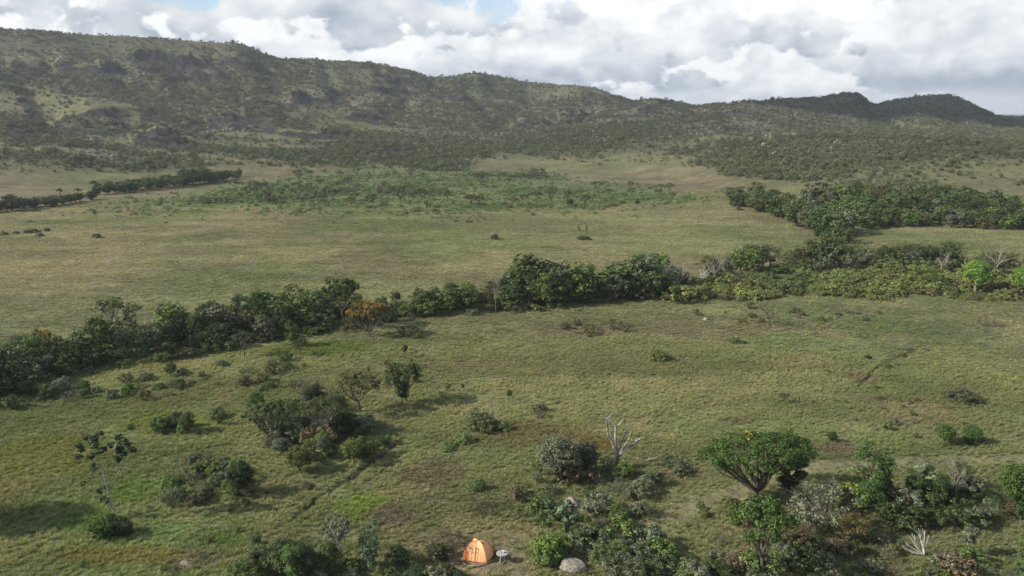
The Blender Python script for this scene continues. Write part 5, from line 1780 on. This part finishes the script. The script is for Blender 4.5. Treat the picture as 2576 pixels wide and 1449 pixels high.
# pale boulders
for k, (px, py, w_, d_, h_, lab) in enumerate([(1440, 1434, 1.15, .8, .75, 'flat pale boulder at the bottom edge right of the table'), (1440, 1268, .95, .7, .45, 'pale boulder among the shrubs below the dead tree'),
                                               (470, 1420, .6, .45, .2, 'greyish boulder half sunk in dry grass, lower left'), (1655, 1192, .5, .35, .2, 'small pale stone right of the dead tree'),
                                               (1775, 805, .6, .4, .35, 'pale stone in the scrub of the right meadow')]):
    c = W3(px, py)
    me_ = rock_mesh(40 + k, 3, 1.0, M_PALE_ROCK if k < 2 else M_ROCK, .8)
    for p_ in me_.polygons:
        p_.use_smooth = False
    one('boulder', me_, lab, 'boulder', (c[0], c[1], c[2] + h_ * .15), k * 1.3, 'pale boulders', (w_, d_, h_))


# ------------------------------------------------------------------ drifting cumulus high over the scene: its shade lies on the right-hand hills
def cloud(px, py, up, blobs, lab, seed):
    import bmesh
    q = hit(px, py)
    t_ = up / SUN_DIR.z
    c = (q[0] + SUN_DIR.x * t_, q[1] + SUN_DIR.y * t_, ground(*q) + up)
    bm = bmesh.new()
    rg = np.random.default_rng(seed)
    for bx_, by_, rx_, ry_, rz_ in blobs:
        r_ = bmesh.ops.create_icosphere(bm, subdivisions=4, radius=1.0)
        off = rg.uniform(0, 50, 2)
        for v in r_['verts']:
            p = np.array(v.co)
            n_ = fbm(np.array([p[0] * 3 + off[0] + p[2] * 1.7]), np.array([p[1] * 3 + off[1] - p[2] * 1.3]), 1.0, 3, seed)[0]
            k_ = .72 + .6 * n_
            v.co = Vector((bx_ + p[0] * rx_ * k_, by_ + p[1] * ry_ * k_, max(p[2], -.25) * rz_ * k_))
    me_ = bpy.data.meshes.new('cloud')
    bm.to_mesh(me_)
    bm.free()
    for p_ in me_.polygons:
        p_.use_smooth = True
    me_.materials.append(M_CLOUD)
    o_ = link(bpy.data.objects.new('cloud', me_))
    o_.location = c
    o_['kind'] = 'structure'


M_CLOUD = plain_material('cloud_white', (0.85, 0.86, 0.88), (0.92, 0.92, 0.92), .01, 1.0, 0, 0)
cloud(2280, 275, 900, [(-60, 0, 150, 130, 70), (80, 30, 190, 150, 80), (250, -10, 200, 150, 70), (0, 110, 150, 120, 60), (430, 40, 200, 160, 70), (-170, 50, 90, 80, 45)], '', 1)


# ------------------------------------------------------------------ labels: tell like things apart by their place from left to right
ORD = ['leftmost', 'second from left', 'third from left', 'fourth from left', 'fifth from left', 'sixth from left']


def settle_labels():
    by = {}
    for t in THINGS:
        by.setdefault(t['label'], []).append(t)
    for lab, ts in by.items():
        if 1 < len(ts) <= 7 and len(lab.split()) <= 13:
            ts.sort(key=lambda t: project(t.location.x, t.location.y, t.location.z)[0])
            for i, t in enumerate(ts):
                o_ = 'rightmost' if i == len(ts) - 1 else (ORD[i] if len(lab.split()) <= 13 else ORD[i].split()[0])
                t['label'] = (lab + ', ' + o_)
                if not t.get('group'):
                    t['group'] = lab
        elif len(ts) > 1:
            for t in ts:
                if not t.get('group'):
                    t['group'] = lab


settle_labels()


# ------------------------------------------------------------------ thin air haze between the camera and the hills
def haze():
    import bmesh
    bm = bmesh.new()
    bmesh.ops.create_cube(bm, size=1.0)
    me_ = bpy.data.meshes.new('haze')
    lo, hi = gz.min() - 1.0, max(gz.max() + 12.0, CAM_H + 10)
    for v in bm.verts:
        v.co = Vector((v.co.x * 18200, v.co.y * 18200, hi if v.co.z > 0 else lo))
    bm.to_mesh(me_)
    bm.free()
    m_ = bpy.data.materials.new('haze')
    m_.use_nodes = True
    nt = m_.node_tree
    nt.nodes.remove(nt.nodes['Principled BSDF'])
    pv = nt.nodes.new('ShaderNodeVolumePrincipled')
    pv.inputs['Color'].default_value = (0.86, 0.92, 1.0, 1)
    pv.inputs['Density'].default_value = HAZE
    pv.inputs['Anisotropy'].default_value = 0.2
    nt.links.new(pv.outputs[0], nt.nodes['Material Output'].inputs['Volume'])
    me_.materials.append(m_)
    o_ = link(bpy.data.objects.new('haze', me_))
    o_['kind'] = 'stuff'
    o_['label'], o_['category'] = 'thin pale haze hanging over the plain and hills', 'haze'


HAZE = 0.00013
haze()
